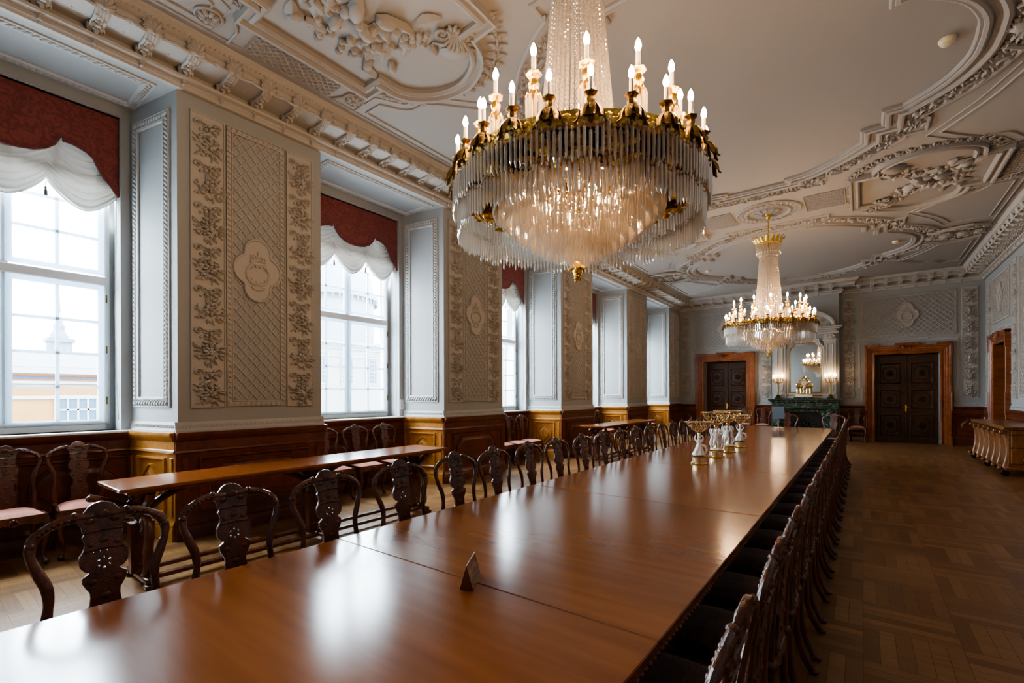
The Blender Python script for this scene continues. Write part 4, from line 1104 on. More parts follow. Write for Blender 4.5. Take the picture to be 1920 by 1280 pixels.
for (x,y,r,lab) in ((-.14,19.16,pi,'pink-seated carved chair against the end wall between fireplace and right door'),(-2.90,18.93,pi,'carved chair against the end wall left of the fireplace'),(-3.50,18.93,pi,'carved chair in front of the left door casing'),):
    c=dup_thing(w0,(x,y,0),r,lab); c['group']='chairs against the end wall'
# ------------------------------------------------------------------ long dining table
T=thing('long_dining_table','very long polished mahogany dining table filling the middle of the hall','table',(0,0,0))
seams=[-2.43,-.43,1.565,3.575,5.58,7.6,9.6,11.6,13.52]
tx0,tx1=-2.455,-.555
for a,b in zip(seams,seams[1:]):
    obj('tabletop_leaf',MB().cbox(tx0,tx1,a+.0017,b-.0017,.722,.76,.004),M_TABLE,T,ang=30)
m=MB()
for x,s in ((tx0,1),(tx1,-1)):
    m.box(min(x+s*.05,x+s*.075),max(x+s*.05,x+s*.075),-2.38,13.47,.635,.722)
m.box(tx0+.05,tx1-.05,-2.38,-2.355,.635,.722); m.box(tx0+.05,tx1-.05,13.445,13.47,.635,.722); obj('apron',m,M_CHAIR,T,smooth=False)
m=MB(); n=420
for k in range(n):
    y=-2.4+15.9*(k+.5)/n
    m.blob((0,0,0),(.012,.016,.010),0,0,DOME,Matrix.Translation((tx1,y,.722))@Matrix.Rotation(pi/2,4,'Y'))
    m.blob((0,0,0),(.012,.016,.010),0,0,DOME,Matrix.Translation((tx0,y,.722))@Matrix.Rotation(-pi/2,4,'Y'))
o=obj('carved_edge_beading',m,M_CHAIR,T)
lg=MB().lathe([(.03,0),(.055,.03),(.06,.06),(.04,.09),(.05,.12),(.035,.15),(.045,.28),(.065,.40),(.05,.47),(.035,.50),(.06,.53),(.06,.56),(.05,.60),(.05,.64)],(0,0,0),14); lgm=mesh('table_leg',lg,M_CHAIR)
for y in seams:
    for x in (tx0+.45,tx1-.45): link('leg',lgm,T,(x,max(-2.2,min(13.3,y)),0))

# tent sign
t=thing('table_sign','small dark wooden tent sign with faint text on the near part of the table','sign',(-1.405,1.555,.76),radians(30))
h=.105;w=.030;L=.09
m=MB().add([(-w,-L,0),(w,-L,0),(0,-L,h),(-w,L,0),(w,L,0),(0,L,h)],[(0,1,2),(5,4,3),(0,2,5,3),(1,4,5,2),(0,3,4,1)]); obj('wedge_body',m,M_TABLE if 0 else M_CHAIR,t,smooth=False)
m=MB(); sl=Vector((-w,0,h)).normalized(); nn=Vector((h,0,w)).normalized()
rnd=random.Random(4)
for r_,ww in ((.72,.055),(.52,.065),(.33,.065)):
    y=-ww
    while y<ww:
        l=rnd.uniform(.008,.022); l=min(l,ww-y)
        c=Vector((w,0,0))+sl*(r_*.109); 
        a=c+sl*.0022+nn*.0006; b=c-sl*.0022+nn*.0006
        m.add([(a.x,y,a.z),(b.x,y,b.z),(b.x,y+l,b.z),(a.x,y+l,a.z)],[(0,1,2,3)]); y+=l+.005
obj('engraved_text',m,principled('engraved_light',(.42,.22,.12),.5),t,smooth=False)
m=MB().tube([(0,-L,h),(0,L,h)],.0016,4); obj('bright_edge',m,M_CANDLE,t)

# acrylic info sign on the far end of the table
t=thing('acrylic_sign_stand','tilted blue-grey information panel on a slim stand at the far end of the long table','sign',(-1.66,13.15,.76),.25)
m=MB().inst(MB().cbox(-.13,.13,-.004,.004,-.16,.16,.002),Matrix.Translation((0,.02,.37))@Matrix.Rotation(-.35,4,'X')); obj('panel',m,M_ACRYL,t)
m=MB().tube([(0,.02,.005),(0,.03,.25)],.006,6); m.cbox(-.09,.09,-.06,.08,0,.008,.002); obj('stand',m,M_WHITE,t)

# ------------------------------------------------------------------ centrepieces
def skin(J,E_,R,sub=1):
    me=bpy.data.meshes.new('sk'); me.from_pydata([Vector(p) for p in J],E_,[]); o=bpy.data.objects.new('sk',me); COL.objects.link(o)
    md=o.modifiers.new('s','SKIN'); 
    if not me.skin_vertices: me.attributes  # layer made by modifier
    sv=me.skin_vertices[0].data if me.skin_vertices else None
    if sv:
        for i,r in enumerate(R): sv[i].radius=(r,r); sv[i].use_root=(i==0)
    s2=o.modifiers.new('b','SUBSURF'); s2.levels=sub; s2.render_levels=sub
    dg=bpy.context.evaluated_depsgraph_get(); dg.update(); ev=o.evaluated_get(dg); r=bpy.data.meshes.new_from_object(ev,depsgraph=dg)
    m=MB().add([tuple(p.co) for p in r.vertices],[tuple(p.vertices) for p in r.polygons]); bpy.data.objects.remove(o); bpy.data.meshes.remove(me); bpy.data.meshes.remove(r); return m
def ensure_skin(me):
    pass
def cherub(bend=.0,s=1.0):
    # standing figure with arms raised, height ~ .27*s to hands
    J=[(0,0,.115),(0,.002,.15),(.0,0,.18),(.004,-.002,.198),(.004,-.004,.222),
       (.022,0,.108),(.028,-.012,.062),(.026,.004,.012),(.03,-.016,.006),
       (-.020,0,.108),(-.018,-.026+bend,.066),(-.024,.002+bend,.014),(-.026,-.018+bend,.008),
       (.030,0,.182),(.048,-.006,.215),(.036,-.004,.255),
       (-.030,0,.182),(-.050,-.004,.205),(-.040,0,.245)]
    E_=[(0,1),(1,2),(2,3),(3,4),(0,5),(5,6),(6,7),(7,8),(0,9),(9,10),(10,11),(11,12),(2,13),(13,14),(14,15),(2,16),(16,17),(17,18)]
    R=[.022,.021,.023,.010,.018,.017,.013,.008,.006,.017,.013,.008,.006,.011,.0085,.006,.011,.0085,.006]
    J=[tuple(c*s for c in p) for p in J]; R=[r*s for r in R]
    m=skin(J,E_,R); m.blob((.004*s,-.004*s,.222*s),(.018*s,.019*s,.022*s),0,0,BALLHI); m.blob((.004*s,-.022*s,.220*s),(.003*s,.005*s,.004*s),0,0,BALL)
    m.blob((.004*s,.004*s,.230*s),(.020*s,.019*s,.018*s),0,0,BALL)
    return m
def lady(s=1.0):
    J=[(0,0,.10),(0,0,.14),(0,-.002,.172),(.0,-.004,.192),(.0,-.008,.214),(.030,-.004,.172),(.05,-.01,.205),(.03,-.006,.245),(-.03,-.004,.172),(-.052,0,.20),(-.036,0,.245),(.022,-.03,.07),(.02,-.06,.045),(.012,-.05,.01),(-.02,-.028,.06),(-.03,-.07,.05),(-.03,-.075,.01)]
    E_=[(0,1),(1,2),(2,3),(3,4),(2,5),(5,6),(6,7),(2,8),(8,9),(9,10),(0,11),(11,12),(12,13),(0,14),(14,15),(15,16)]
    R=[.028,.02,.023,.010,.017,.011,.0085,.006,.011,.0085,.006,.020,.017,.010,.02,.017,.010]
    m=skin([tuple(c*s for c in p) for p in J],E_,[r*s for r in R]); m.blob((0,-.008*s,.216*s),(.018*s,.020*s,.022*s),0,0,BALLHI); m.blob((0,.006*s,.224*s),(.021*s,.020*s,.018*s),0,0,BALL); m.blob((0,-.027*s,.214*s),(.003*s,.005*s,.004*s),0,0,BALL)
    return m
def drape(s=1.0):
    m=MB(); nu=26;nv=10
    for j in range(nv+1):
        t=j/nv
        for i in range(nu):
            a=2*pi*i/nu; r=(.026+.042*t**1.1)*(1+.13*sin(7*a+3*t)); m.v.append((s*(r*cos(a)*1.0-.005*t),s*(r*sin(a)*1.0-.022*t+.0),s*(.125-.12*t)))
    for j in range(nv):
        for i in range(nu): m.f.append((j*nu+i,(j+1)*nu+i,(j+1)*nu+(i+1)%nu,j*nu+(i+1)%nu))
    P=[(.03,.01,.12),(.07,.02,.10),(.085,.015,.06),(.07,.0,.02)]; m.tube([tuple(s*c for c in p) for p in P],[.012*s,.018*s,.014*s,.006*s],8)
    return m
def basket(R,H,z0,foot=.028):
    m=MB(); n=18
    rad=lambda t: foot+.012+(R-foot-.012)*t**.72
    for sg in (1,-1):
        for k in range(n):
            a0=2*pi*k/n; m.tube([(rad(t/5)*cos(a0+sg*t/5*.75),rad(t/5)*sin(a0+sg*t/5*.75),z0+H*t/5) for t in range(6)],.0022,4)
    for t,rr in ((0,.005),(.28,.003),(.62,.003),(1,.006)): m.tube([(rad(t)*cos(j*pi/20),rad(t)*sin(j*pi/20),z0+H*t) for j in range(40)],rr,5,True)
    for k in range(36): a=2*pi*k/36; m.blob((rad(1)*cos(a),rad(1)*sin(a),z0+H),(.008,.008,.007),0,0,BALL)
    m.lathe([(0,z0-.03),(foot*.6,z0-.03),(foot*.5,z0-.018),(foot,z0-.004),(foot+.012,z0),(foot,z0+.004),(0,z0+.004)],(0,0,0),16); return m
M_GOLDB=principled('burnished_gilt',(.80,.62,.34),.2,1)
def centre(x,y,kind,label):
    t=thing('porcelain_centrepiece',label,'centrepiece',(x,y,.76),random.uniform(-.3,.3),'gilt and white porcelain centrepieces in a row on the long table')
    R=.085 if kind=='s' else .095; hb=.10
    b=MB().lathe([(0,0),(R+.010,0),(R+.014,.006),(R+.002,.014),(R-.008,.022),(R-.010,.080),(R-.004,.086),(R-.0,.094),(R-.008,.100),(0,.100)],(0,0,0),40); obj('gilt_base',b,M_GOLDB,t)
    rk=MB().blob((0,0,.095),(R*.80,R*.80,.022),0,0,BALLHI)
    for k in range(9): a=k*.7; rk.blob((R*.6*cos(a),R*.6*sin(a),.098),(.024,.018,.018),a,0,BALL)
    obj('rocky_mound',rk,M_PORC,t)
    if kind=='s':
        f=obj('porcelain_figure',MB().inst(lady(1.0),Matrix.Translation((0,0,.10))),M_PORC,t,ang=180); obj('drapery',MB().inst(drape(),Matrix.Translation((0,-.005,.108))),M_PORC,f,ang=180)
        cp=MB().lathe([(.010,.20),(.012,.34),(.02,.36)],(0,.012,0),10); obj('column',cp,M_PORC,t)
        obj('gilt_basket',basket(.155,.115,.385),M_GOLDB,t)
    else:
        cp=MB().lathe([(.03,.10),(.022,.13),(.018,.15),(.019,.37),(.028,.39),(.032,.405)],(0,0,0),16); obj('column',cp,M_GOLDB,t)
        for k in range(3):
            a=2*pi*k/3+.5
            obj('porcelain_figure',MB().inst(cherub(.006*k,1.08),Matrix.Translation((.055*cos(a),.055*sin(a),.105))@Matrix.Rotation(a+pi/2,4,'Z')),M_PORC,t,ang=180)
        obj('gilt_basket',basket(.185,.155,.435,.045),M_GOLDB,t)
    return t
centre(-1.572,5.83,'s','nearest porcelain centrepiece, single draped figure carrying a small gilt openwork basket')
centre(-1.56,6.60,'l','second porcelain centrepiece from the front, cherubs around a gilt column under a wide tall basket')
centre(-1.555,7.25,'l','third porcelain centrepiece from the front, cherubs around a gilt column under a wide tall basket')
centre(-1.54,8.02,'s','farthest porcelain centrepiece, draped figure under a small openwork basket')

# ------------------------------------------------------------------ narrow side tables
def side_table(x0,x1,y0,y1,label):
    L=y1-y0; cx=(x0+x1)/2
    t=thing('trestle_side_table',label,'table',(cx,y0,0),0,None); w=(x1-x0)/2
    m=MB().cbox(-w,w,0,L,.830,.860,.006); m.cbox(-w+.05,w-.05,.06,L-.06,.800,.830,.004); obj('tabletop',m,M_TABLE,t,ang=30)
    tr=MB(); 
    tr.cbox(-.27,.27,-.035,.035,.04,.085,.006); tr.cbox(-.30,-.22,-.045,.045,0,.04,.006); tr.cbox(.22,.30,-.045,.045,0,.04,.006)
    tr.lathe([(.05,.085),(.055,.11),(.035,.13),(.05,.16),(.03,.19),(.034,.28),(.05,.42),(.055,.47),(.03,.52),(.05,.55),(.045,.60),(.065,.66),(.075,.71),(.085,.76),(.085,.80)],(0,0,0),14)
    tr.add([(-.035,-.075,.09),(.035,-.075,.09),(.055,-.085,.52),(-.055,-.085,.52),(-.035,.075,.09),(.035,.075,.09),(.055,.085,.52),(-.055,.085,.52)],[(0,1,2,3),(5,4,7,6),(1,5,6,2),(4,0,3,7),(3,2,6,7),(0,4,5,1)])
    for k in range(14): a=k*2.4; tr.blob((.07*cos(a),.07*sin(a),.56+.018*k),(.03,.03,.025),0,0,BALL)
    for k in range(8): a=2*pi*k/8; tr.inst(t_leaf(.09,.05,.03),Matrix.Translation((.05*cos(a),.05*sin(a),.62))@Matrix.Rotation(a,4,'Z')@Matrix.Rotation(-1.0,4,'Y'))
    for s in (-1,1):
        P=catmull([(s*.14,0,.085),(s*.20,0,.17),(s*.19,0,.30),(s*.22,0,.42),(s*.19,0,.53),(s*.11,0,.57),(s*.06,0,.50),(s*.10,0,.44)],5)
        tr.tube(P,[.042-.014*i/len(P) for i in range(len(P))],8,ry=[.034]*len(P),ref=(0,1,0)); tr.blob((s*.105,0,.45),(.035,.045,.035),0,0,BALL)
        P=catmull([(s*.05,0,.62),(s*.14,0,.68),(s*.23,0,.73),(s*.26,0,.79)],4); tr.tube(P,[.035,]*len(P),8,ry=[.022]*len(P),ref=(0,1,0)); tr.blob((s*.235,0,.765),(.035,.03,.03),0,0,BALL)
        P=catmull([(0,s*.05,.62),(0,s*.16,.70),(0,s*.34,.785)],4); tr.tube(P,[.03]*len(P),6,ref=(1,0,0)); tr.blob((0,s*.32,.77),(.03,.04,.03),0,0,BALL)
    trm=mesh('carved_trestle',tr,M_CHAIR,ang=50)
    for y in (.22,L*.5,L-.32): link('carved_trestle',trm,t,(0,y,0))
    m=MB()
    for s in (-1,1): m.cbox(s*.15-.03,s*.15+.03,.30,L-.32,.045,.08,.006)
    obj('floor_stretchers',m,M_CHAIR,t,ang=30)
side_table(-5.30,-4.64,1.06,4.66,'narrow carved trestle table with polished top beside the first pier')
side_table(-5.36,-4.72,9.80,13.20,'narrow carved trestle table farther along the window wall, between third and fourth piers')

# ------------------------------------------------------------------ fireplace and overmantel
BY=BREAST[2]; cx=-1.62
t=thing('marble_fireplace','dark green marble fireplace with carved scroll jambs at the end wall','fireplace',(cx,BY,0))
m=MB().cbox(-1.08,1.08,-.42,.0,1.355,1.405,.012); m.cbox(-1.03,1.03,-.37,0,1.30,1.355,.01); m.cbox(-.98,.98,-.30,0,1.06,1.30,.006)
m.cbox(-.3,.3,-.34,-.28,1.08,1.29,.01)
for s in (-1,1): m.blob((s*.62,-.30,1.18),(.2,.03,.05),0,0,BALL)
obj('mantel_shelf',m,M_MARBLE,t,ang=30)
for s in (-1,1):
    m=MB(); a,b=sorted((s*.55,s*.98)); m.cbox(a,b,-.24,0,.0,1.06,.01); a,b=sorted((s*.62,s*.92)); m.cbox(a,b,-.30,-.2,0,.18,.01)
    P=catmull([(s*.77,-.30,.18),(s*.77,-.26,.45),(s*.77,-.30,.7),(s*.77,-.40,.92),(s*.77,-.36,1.04)],5); m.tube(P,[.10]*len(P),8,ry=[.05+.01*(i/6) for i in range(len(P))],ref=(1,0,0))
    m.inst(t_spiral(.09,1.5,.03,s),Matrix.Translation((s*.77,-.36,.96))@Matrix.Rotation(pi/2,4,'X')); m.inst(t_spiral(.07,1.5,.02,-s),Matrix.Translation((s*.60,-.25,.86))@Matrix.Rotation(pi/2,4,'X'))
    obj('jamb',m,M_MARBLE,t,ang=40)
op=[(-.55,0)]+[(-.55,.72),(-.50,.84),(-.42,.90),(-.40,.96),(.40,.96),(.42,.90),(.50,.84),(.55,.72),(.55,0)]
m=MB(); m.prism([(x,z) for x,z in [(-.56,0),(-.55,.72),(-.50,.84),(-.42,.90),(-.40,.96),(-.40,1.07),(-.56,1.07)]][::-1],0,.20); m.prism([(-x,z) for x,z in [(-.56,0),(-.55,.72),(-.50,.84),(-.42,.90),(-.40,.96),(-.40,1.07),(-.56,1.07)]],0,.20); m.box(-.41,.41,.96,1.07,0,.2)
mm=MB().inst(m,frame((0,0,0),(1,0,0),(0,0,1),(0,-1,0))); obj('opening_surround',mm,M_MARBLE,t,smooth=False)
m=MB().box(-.56,.56,-.06,-.01,0,1.05); 
m.inst(t_rosette(8,.2),Matrix.Translation((0,-.06,.45))@Matrix.Rotation(pi/2,4,'X'))
for k in range(16): a=2*pi*k/16; m.blob((.3*cos(a),-.06,.45+.3*sin(a)),(.04,.02,.04),0,0,BALL)
obj('iron_fireback',m,M_BLACK,t)
m=MB(); 
for s in (-1,1): m.lathe([(.03,0),(.03,.03),(.012,.05),(.02,.15),(.012,.24),(.03,.28),(.0,.33)],(s*.42,-.30,0),10)
obj('andirons',m,M_BLACK,t)
# overmantel (structure, white)
m=MB(); F2=frame((cx,BY,0),(1,0,0),(0,0,1),(0,-1,0))
for s in (-1,1):
    a,b=sorted((s*.56,s*.92)); m.cbox(a,b,1.42,3.62,0,.09,.01); m.cbox(a-.03,b+.03,1.41,1.58,0,.13,.01); m.cbox(a-.02,b+.02,3.40,3.46,0,.12,.01); 
    m.inst(t_spiral(.07,1.5,.03,s),ML(s*.80,3.53,.10)); m.inst(t_spiral(.05,1.5,.02,-s),ML(s*.66,3.53,.10))
    m.sweep([(a+.08,1.68),(b-.08,1.68),(b-.08,3.30),(a+.08,3.30)],[(0,.09),(.008,.105),(.02,.105),(.03,.09)],True)
m.cbox(-1.0,1.0,3.62,3.70,0,.16,.01); m.cbox(-.94,.94,3.70,3.78,0,.13,.01); m.cbox(-1.04,1.04,3.78,3.83,0,.24,.012); m.cbox(-1.09,1.09,3.83,3.88,0,.30,.012)
A=[(.98*cos(pi-pi*k/20)*.95,3.88+.62*sin(pi*k/20)) for k in range(21)]
m.sweep(A,[(0,0),(0,.20),(-.03,.25),(-.08,.25),(-.10,.14),(-.13,.10),(-.14,.0)],False)
m.prism([(x*.93,3.88+(z-3.88)*.9) for x,z in A[::-1]],0,.05)
m.inst(t_rosette(9,.24),ML(0,4.12,.05)); m.blob((0,4.15,.06),(.12,.15,.12),0,0,BALLHI)
for s in (-1,1): m.inst(cluster(.26,.12,30,31,.045,.08),ML(s*.42,4.05,.06)); m.inst(t_spiral(.09,1.5,.03,s),ML(s*.70,3.98,.05))
# frame around the mirror
mp_=[(-.44,1.62),(.50,1.62),(.50,3.12),(.46,3.22),(.38,3.28),(.36,3.38),(-.30,3.38),(-.32,3.28),(-.40,3.22),(-.44,3.12)]
m.sweep(mp_,[(0,.02),(0,.06),(-.02,.09),(-.05,.08),(-.06,.10),(-.085,.11),(-.10,.05),(-.11,0)],True)
m.cbox(-.56,.56,1.42,1.52,0,.10,.01)
mm=MB().inst(m,F2); struct('trim_overmantel',mm,M_CREAM)
t=thing('overmantel_mirror','tall framed mirror with notched top corners above the fireplace','mirror',(cx,BY,0))
m=MB().inst(MB().prism(mp_,.015,.03),frame((0,0,0),(1,0,0),(0,0,1),(0,-1,0))); obj('mirror_plate',m,M_MIRROR,t,smooth=False)
m=MB().inst(MB().sweep(mp_,[(0,.03),(0,.045),(.02,.05),(.03,.032)],True),frame((0,0,0),(1,0,0),(0,0,1),(0,-1,0))); obj('gilt_slip',m,M_GOLDB,t)
# mantel clock
t=thing('mantel_clock','ornate gilt and white figured clock on a green plinth at the centre of the mantelpiece','clock',(cx,BY-.20,1.405))
obj('plinth',MB().cbox(-.30,.30,-.12,.10,0,.07,.012),M_MARBLE,t)
m=MB().cbox(-.26,.26,-.10,.08,.07,.11,.008); m.cbox(-.24,.24,-.09,.07,.11,.16,.01)
obj('marble_base',m,M_CANDLE,t)
m=MB()
for s in (-1,1):
    for x in (.09,.19): m.lathe([(.03,.16),(.045,.18),(.03,.22),(.04,.30),(.02,.36),(.035,.40),(.045,.44),(.045,.46)],(s*x,-.02,0),12)
    m.blob((s*.18,-.02,.50),(.07,.05,.06),0,0,BALL); m.inst(cluster(.08,.06,14,6,.03,.04),Matrix.Translation((s*.17,-.08,.52))@Matrix.Rotation(pi/2,4,'X'))
m.lathe([(.02,.16),(.05,.19),(.03,.25),(.05,.33),(.04,.42)],(0,.0,0),12)
m.tube([(.085*cos(a*pi/12),-.075,.55+.085*sin(a*pi/12)) for a in range(24)],.018,6,True); m.blob((0,-.0,.55),(.09,.07,.09),0,0,BALLHI)
m.inst(cluster(.12,.07,26,8,.03,.06),Matrix.Translation((0,-.03,.68))@Matrix.Rotation(pi/2,4,'X')); m.lathe([(.05,.64),(.03,.70),(.045,.74),(.015,.78),(0,.79)],(0,0,0),10)
obj('gilt_figures',m,M_GOLDB,t)
m=MB().inst(MB().lathe([(0,0),(.07,0),(.07,.008),(0,.012)],(0,0,0),24),Matrix.Translation((0,-.075,.55))@Matrix.Rotation(pi/2,4,'X')); obj('dial',m,M_CANDLE,t)
m=MB().box(-.003,.003,-.092,-.089,.55,.60).box(0,.035,-.092,-.089,.548,.553); obj('hands',m,M_BLACK,t,smooth=False)
# candelabra
def candelabrum(x,label):
    t=thing('candelabrum',label,'candelabra',(x,BY-.18,1.405))
    obj('plinth',MB().cbox(-.10,.10,-.09,.09,0,.05,.01),M_MARBLE,t)
    m=MB().lathe([(.07,.05),(.08,.07),(.05,.10),(.06,.13),(.02,.16),(.028,.22),(.018,.30),(.022,.42),(.018,.54),(.03,.57),(.018,.60),(.03,.63),(.02,.66)],(0,0,0),14)
    for k in range(7):
        a=2*pi*k/7; r=.15 if k else .15
        P=catmull([(0,0,.60),(.06*cos(a),.06*sin(a),.57),(.13*cos(a),.13*sin(a),.61),(.15*cos(a),.15*sin(a),.68)],4); m.tube(P,.010,6)
        m.lathe([(.006,.675),(.028,.69),(.02,.70),(.016,.715),(.024,.725),(.012,.728)],(.15*cos(a),.15*sin(a),0),10)
    m.lathe([(.02,.66),(.028,.72),(.02,.74),(.026,.76),(.012,.765)],(0,0,0),10)
    obj('stem',m,M_BRASS,t)
    cm=mesh('candle',MB().lathe([(.011,0),(.011,.07),(.002,.074)],(0,0,0),10),M_CANDLE); bm=mesh('bulb',MB().lathe([(.004,0),(.012,.012),(.011,.03),(.001,.05)],(0,0,.07),8),M_BULB)
    for k in range(8):
        a=2*pi*k/7; p=(.15*cos(a),.15*sin(a),.725) if k<7 else (0,0,.765)
        c=link('candle',cm,t,p); link('bulb',bm,c)
candelabrum(-2.41,'lit candelabrum on the left end of the mantelpiece'); candelabrum(-.86,'lit candelabrum on the right end of the mantelpiece')

# ------------------------------------------------------------------ carved sideboard on the right wall
t=thing('carved_sideboard','long golden walnut sideboard with wavy carved pilasters and black castors along the right wall','sideboard',(0,0,0))
y0,y1=12.78,16.05; xf=2.16; xb=2.86
m=MB().cbox(xf-.015,xb,y0-.03,y1+.03,.925,.955,.008); m.cbox(xf-.01,xb,y0-.01,y1+.01,.895,.925,.006); obj('top',m,M_SIDE,t,ang=30)
m=MB().cbox(xf+.06,xb-.02,y0+.02,y1-.02,.16,.895,.006)
m.cbox(xf+.10,xb-.06,y0-.0,y0+.03,.80,.88,.008); m.cbox(xf+.10,xb-.06,y0-.004,y0+.03,.55,.78,.012); m.cbox(xf+.10,xb-.06,y0-.0,y0+.03,.24,.53,.012)
obj('carcass',m,M_SIDE,t,ang=30)
m=MB().cbox(xf,xb,y0-.06,y1+.02,.12,.17,.01); obj('bottom_board',m,M_SIDE,t,ang=30)
pm=MB(); prof=catmull([(.0,.90),(-.022,.86),(-.022,.80),(.004,.72),(.018,.60),(.022,.48),(.01,.36),(-.008,.26),(-.03,.17),(-.025,.13)],4)
V=[];F=[]
for (x,z) in prof:
    for yy,dx in ((-.05,.09),(-.047,.015),(-.03,0),(0,-.008),(.03,0),(.047,.015),(.05,.09)): V.append((x+dx+.02,yy,z))
for i in range(len(prof)-1):
    for j in range(6): a=i*7+j; F.append((a,a+1,a+8,a+7))
pm.add(V,F); pm.inst(t_spiral(.05,1.4,.018),Matrix.Translation((-.02,-.08,.84))@Matrix.Rotation(pi/2,4,'X')); pm.blob((-.04,0,.15),(.045,.05,.04),0,0,BALL); pm.blob((-.02,0,.84),(.035,.05,.04),0,0,BALL)
pmm=mesh('wavy_pilaster',pm,M_SIDE,ang=60)
for k in range(7): link('wavy_pilaster',pmm,t,(xf,y0+.09+(y1-y0-.18)*k/6,0))
ft=MB().blob((0,0,.055),(.06,.07,.055),0,0,BALLHI); ft.inst(t_spiral(.05,1.3,.02),Matrix.Translation((-.03,-.06,.08))@Matrix.Rotation(pi/2,4,'X'))
ftm=mesh('castor',ft,M_BLACK)
for y in (y0+.09,(y0+y1)/2,y1-.09):
    for x in (xf+.03,xb-.08): link('castor',ftm,t,(x,y,0))
m=MB(); 
for k in range(7): a=radians(30+20*k); m.tube([(0,0,0),(.09*cos(a),.11*sin(a),.012),(.12*cos(a),.15*sin(a),0)],[.008,.018,.012],6)
m.blob((0,-.02,0),(.03,.03,.02)); 
for s in (-1,1): m.inst(t_spiral(.035,1.2,.01,s),ML(s*.05,-.04))
mm=MB().inst(m,frame((xf+.36,y0-.015,.27),(1,0,0),(0,0,1),(0,-1,0))); obj('carved_shell',mm,principled('pale_carving',(.42,.22,.11),.35),t)

# chair standing before the right-hand wall beyond sideboard: small
# ------------------------------------------------------------------ outlets beside 2nd window
o=obj('wall_outlet',MB().inst(MB().cbox(-.04,.04,-.09,.09,0,.012,.003).cbox(-.022,.022,.01,.055,.012,.016,.002).cbox(-.022,.022,-.055,-.01,.012,.016,.002),Matrix.Translation((XB+.002,5.725,1.42))@FL),M_WHITE)
tag(o,'white wall outlet plate beside the bottom right corner of the second window','outlet')

# ------------------------------------------------------------------ outside
def facade(name,label,x,ya,yb_,z0,z1,col,wins,roofc,roofz,cat='building'):
    t=thing(name,label,cat,(0,0,0)); M=m_oldwall('render_'+name,col); W=m_oldwall('white_'+name,(.33,.33,.33),.03)
    obj('wall',MB().box(x-6,x,ya,yb_,z0,z1),M,t,smooth=False)
    m=MB()
    for z,h,d in ((z1-.02,.22,.35),(z1-.45,.10,.10),(z1-1.0,.12,.08)): m.box(x-.02,x+d,ya-.1,yb_+.1,z-h/2,z+h/2)
    obj('cornice',m,W,t,smooth=False)
    V=[(x+.35,ya-.3,z1+.1),(x+.35,yb_+.3,z1+.1),(x-4,yb_+.3,roofz),(x-4,ya-.3,roofz),(x-8,ya-.3,z1),(x-8,yb_+.3,z1)]
    obj('roof',MB().add(V,[(0,1,2,3),(3,2,5,4)]),roofc,t,smooth=False)
    fr=MB(); gl=MB()
    GM=principled('pane_'+name,(.06,.10,.14),.25)
    for (yc,zc,w,h,nc,nr) in wins:
        f=MB(); f.sweep([(yc-w/2,zc-h/2),(yc+w/2,zc-h/2),(yc+w/2,zc+h/2),(yc-w/2,zc+h/2)],[(-.09,0),(-.09,.06),(0,.06),(.0,.02),(.05,.02)],True)
        for i in range(1,nc): u=yc-w/2+w*i/nc; f.box(u-.03,u+.03,zc-h/2,zc+h/2,0,.04)
        for j in range(1,nr): v=zc-h/2+h*j/nr; f.box(yc-w/2,yc+w/2,v-.03,v+.03,0,.04)
        o=obj('window',MB().inst(f,Matrix.Translation((x+.01,0,0))@FL),W,t,smooth=False)
        obj('pane',MB().box(x-.02,x+.012,yc-w/2,yc+w/2,zc-h/2,zc+h/2),GM,o,smooth=False)
    return t
RG=principled('pale_zinc_roof',(.12,.13,.14),.5)
facade('orange_wing','low palace wing with orange plaster, white cornice and grey roof seen through the first window','x' and -24,-14,8.2,-6,2.55,(.30,.15,.055),[(4.25,.6,1.15,1.9,4,4),(1.1,.6,1.15,1.9,4,4),(-2.2,.6,1.15,1.9,4,4),(7.2,.6,1.15,1.9,4,4)],RG,3.5)
o=obj('blue_line',MB().box(-23.97,-23.9,-14,8.2,2.24,2.30),principled('blue_band',(.02,.04,.18),.6),bpy.data.objects['orange_wing'],smooth=False)
facade('white_house','tall white building with small-paned windows seen through the second window',-30,15.0,24.5,-6,5.4,(.30,.285,.26),[(17.9,3.5,.9,2.1,2,7),(19.9,3.5,.9,2.1,4,7),(22.0,3.5,.9,2.1,4,7)],RG,5.9)
facade('far_house','pale building row with windows seen through the farther windows',-46,45,110,-6,9,(.28,.24,.18),[(50+6*k,4.5,1.6,3.2,3,4) for k in range(10)],RG,11)
t=thing('church_spire','faint slender church tower with lantern and spire beyond the orange wing','tower',(-70,10.9,0))
G2=principled('pale_stone',(.18,.21,.25),.7)
obj('shaft',MB().box(-.9,.9,-.9,.9,-6,7.6).box(-1.1,1.1,-1.1,1.1,7.4,7.8),G2,t,smooth=False)
m=MB()
for s in (-1,0,1): m.box(.88,.93,s*.5-.13,s*.5+.13,5.4,7.0); m.box(s*.5-.13,s*.5+.13,-.93,-.88,5.4,7.0)
obj('louvres',m,principled('louvre_grey',(.2,.26,.32),.7),t,smooth=False)
obj('spire',MB().lathe([(.85,7.8),(.7,8.3),(.45,8.7),(.5,9.2),(.3,9.6),(.12,11.0),(.01,13.2)],(0,0,0),8),G2,t,smooth=False)
t=thing('domed_church','pale round domed building rising behind the white house','building',(-62,38.5,0))
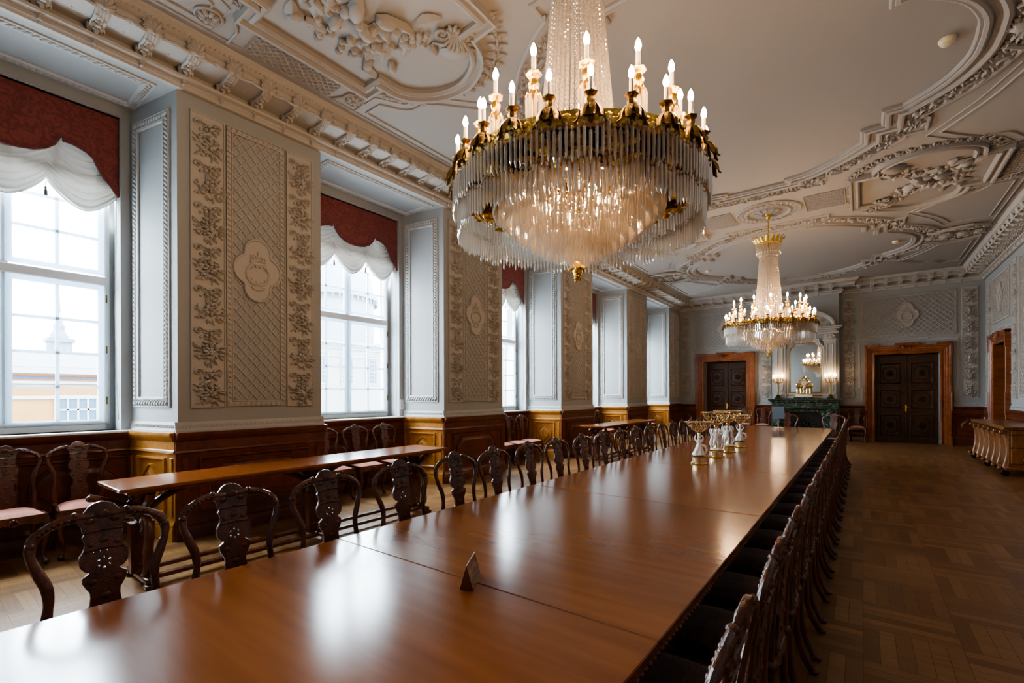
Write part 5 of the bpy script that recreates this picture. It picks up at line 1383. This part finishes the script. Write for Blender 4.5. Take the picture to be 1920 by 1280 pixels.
m=MB().lathe([(6,-6),(6,15.2),(6.6,15.3),(6.7,15.9),(6.1,16),(5.7,18.5),(4.2,21.2),(2,22.8),(.3,23.2)],(0,0,0),48); obj('dome',m,principled('dome_stone',(.26,.29,.32),.6),t)
m=MB()
for k in range(48): a=2*pi*k/48; m.box(6.45*cos(a)-.12,6.45*cos(a)+.12,6.45*sin(a)-.12,6.45*sin(a)+.12,14.7,15.25)
obj('dentils',m,G2,t,smooth=False)
struct('ground_outside',MB().box(-140,-7.7,-80,160,-6.2,-6),principled('cobbles',(.3,.3,.3),.8),smooth=False)

# ------------------------------------------------------------------ lights, world, camera
w=bpy.data.worlds.new('overcast'); SC.world=w; w.use_nodes=True; nt=w.node_tree; nt.nodes.clear()
bg=nt.nodes.new('ShaderNodeBackground'); ow=nt.nodes.new('ShaderNodeOutputWorld'); nt.links.new(bg.outputs[0],ow.inputs[0])
bg.inputs[0].default_value=(.76,.89,1,1); bg.inputs[1].default_value=WORLD
for i,c in enumerate(WC):
    L=bpy.data.lights.new('window_daylight','AREA'); L.shape='RECTANGLE'; L.size=2.75; L.size_y=1.80; L.energy=DAY; L.color=(.80,.91,1)
    o=bpy.data.objects.new('window_daylight',L); COL.objects.link(o); o.location=(-7.60,c,2.75); o.rotation_euler=(0,-pi/2+.36,0)
cam=bpy.data.cameras.new('camera'); cam.sensor_width=36; cam.lens=873/1920*36; cam.shift_y=(739.2-640)/1920; cam.clip_start=.05; cam.clip_end=400
co=bpy.data.objects.new('camera',cam); COL.objects.link(co)
TH=atan2(657,873)
co.matrix_world=Matrix.Translation((0,0,1.6))@Matrix.Rotation(TH,4,'Z')@Matrix.Rotation(pi/2,4,'X')@Matrix.Rotation(-6/1817,4,'Z')
SC.camera=co
vs=SC.view_settings
vs.view_transform='AgX'; vs.look='AgX - Medium High Contrast'; vs.exposure=EXPO
cy=SC.cycles
cy.max_bounces=10; cy.transmission_bounces=8; cy.transparent_max_bounces=28; cy.diffuse_bounces=4; cy.glossy_bounces=4
cy.caustics_reflective=False; cy.caustics_refractive=False; cy.sample_clamp_indirect=6; cy.use_denoising=True; cy.denoising_prefilter='ACCURATE'
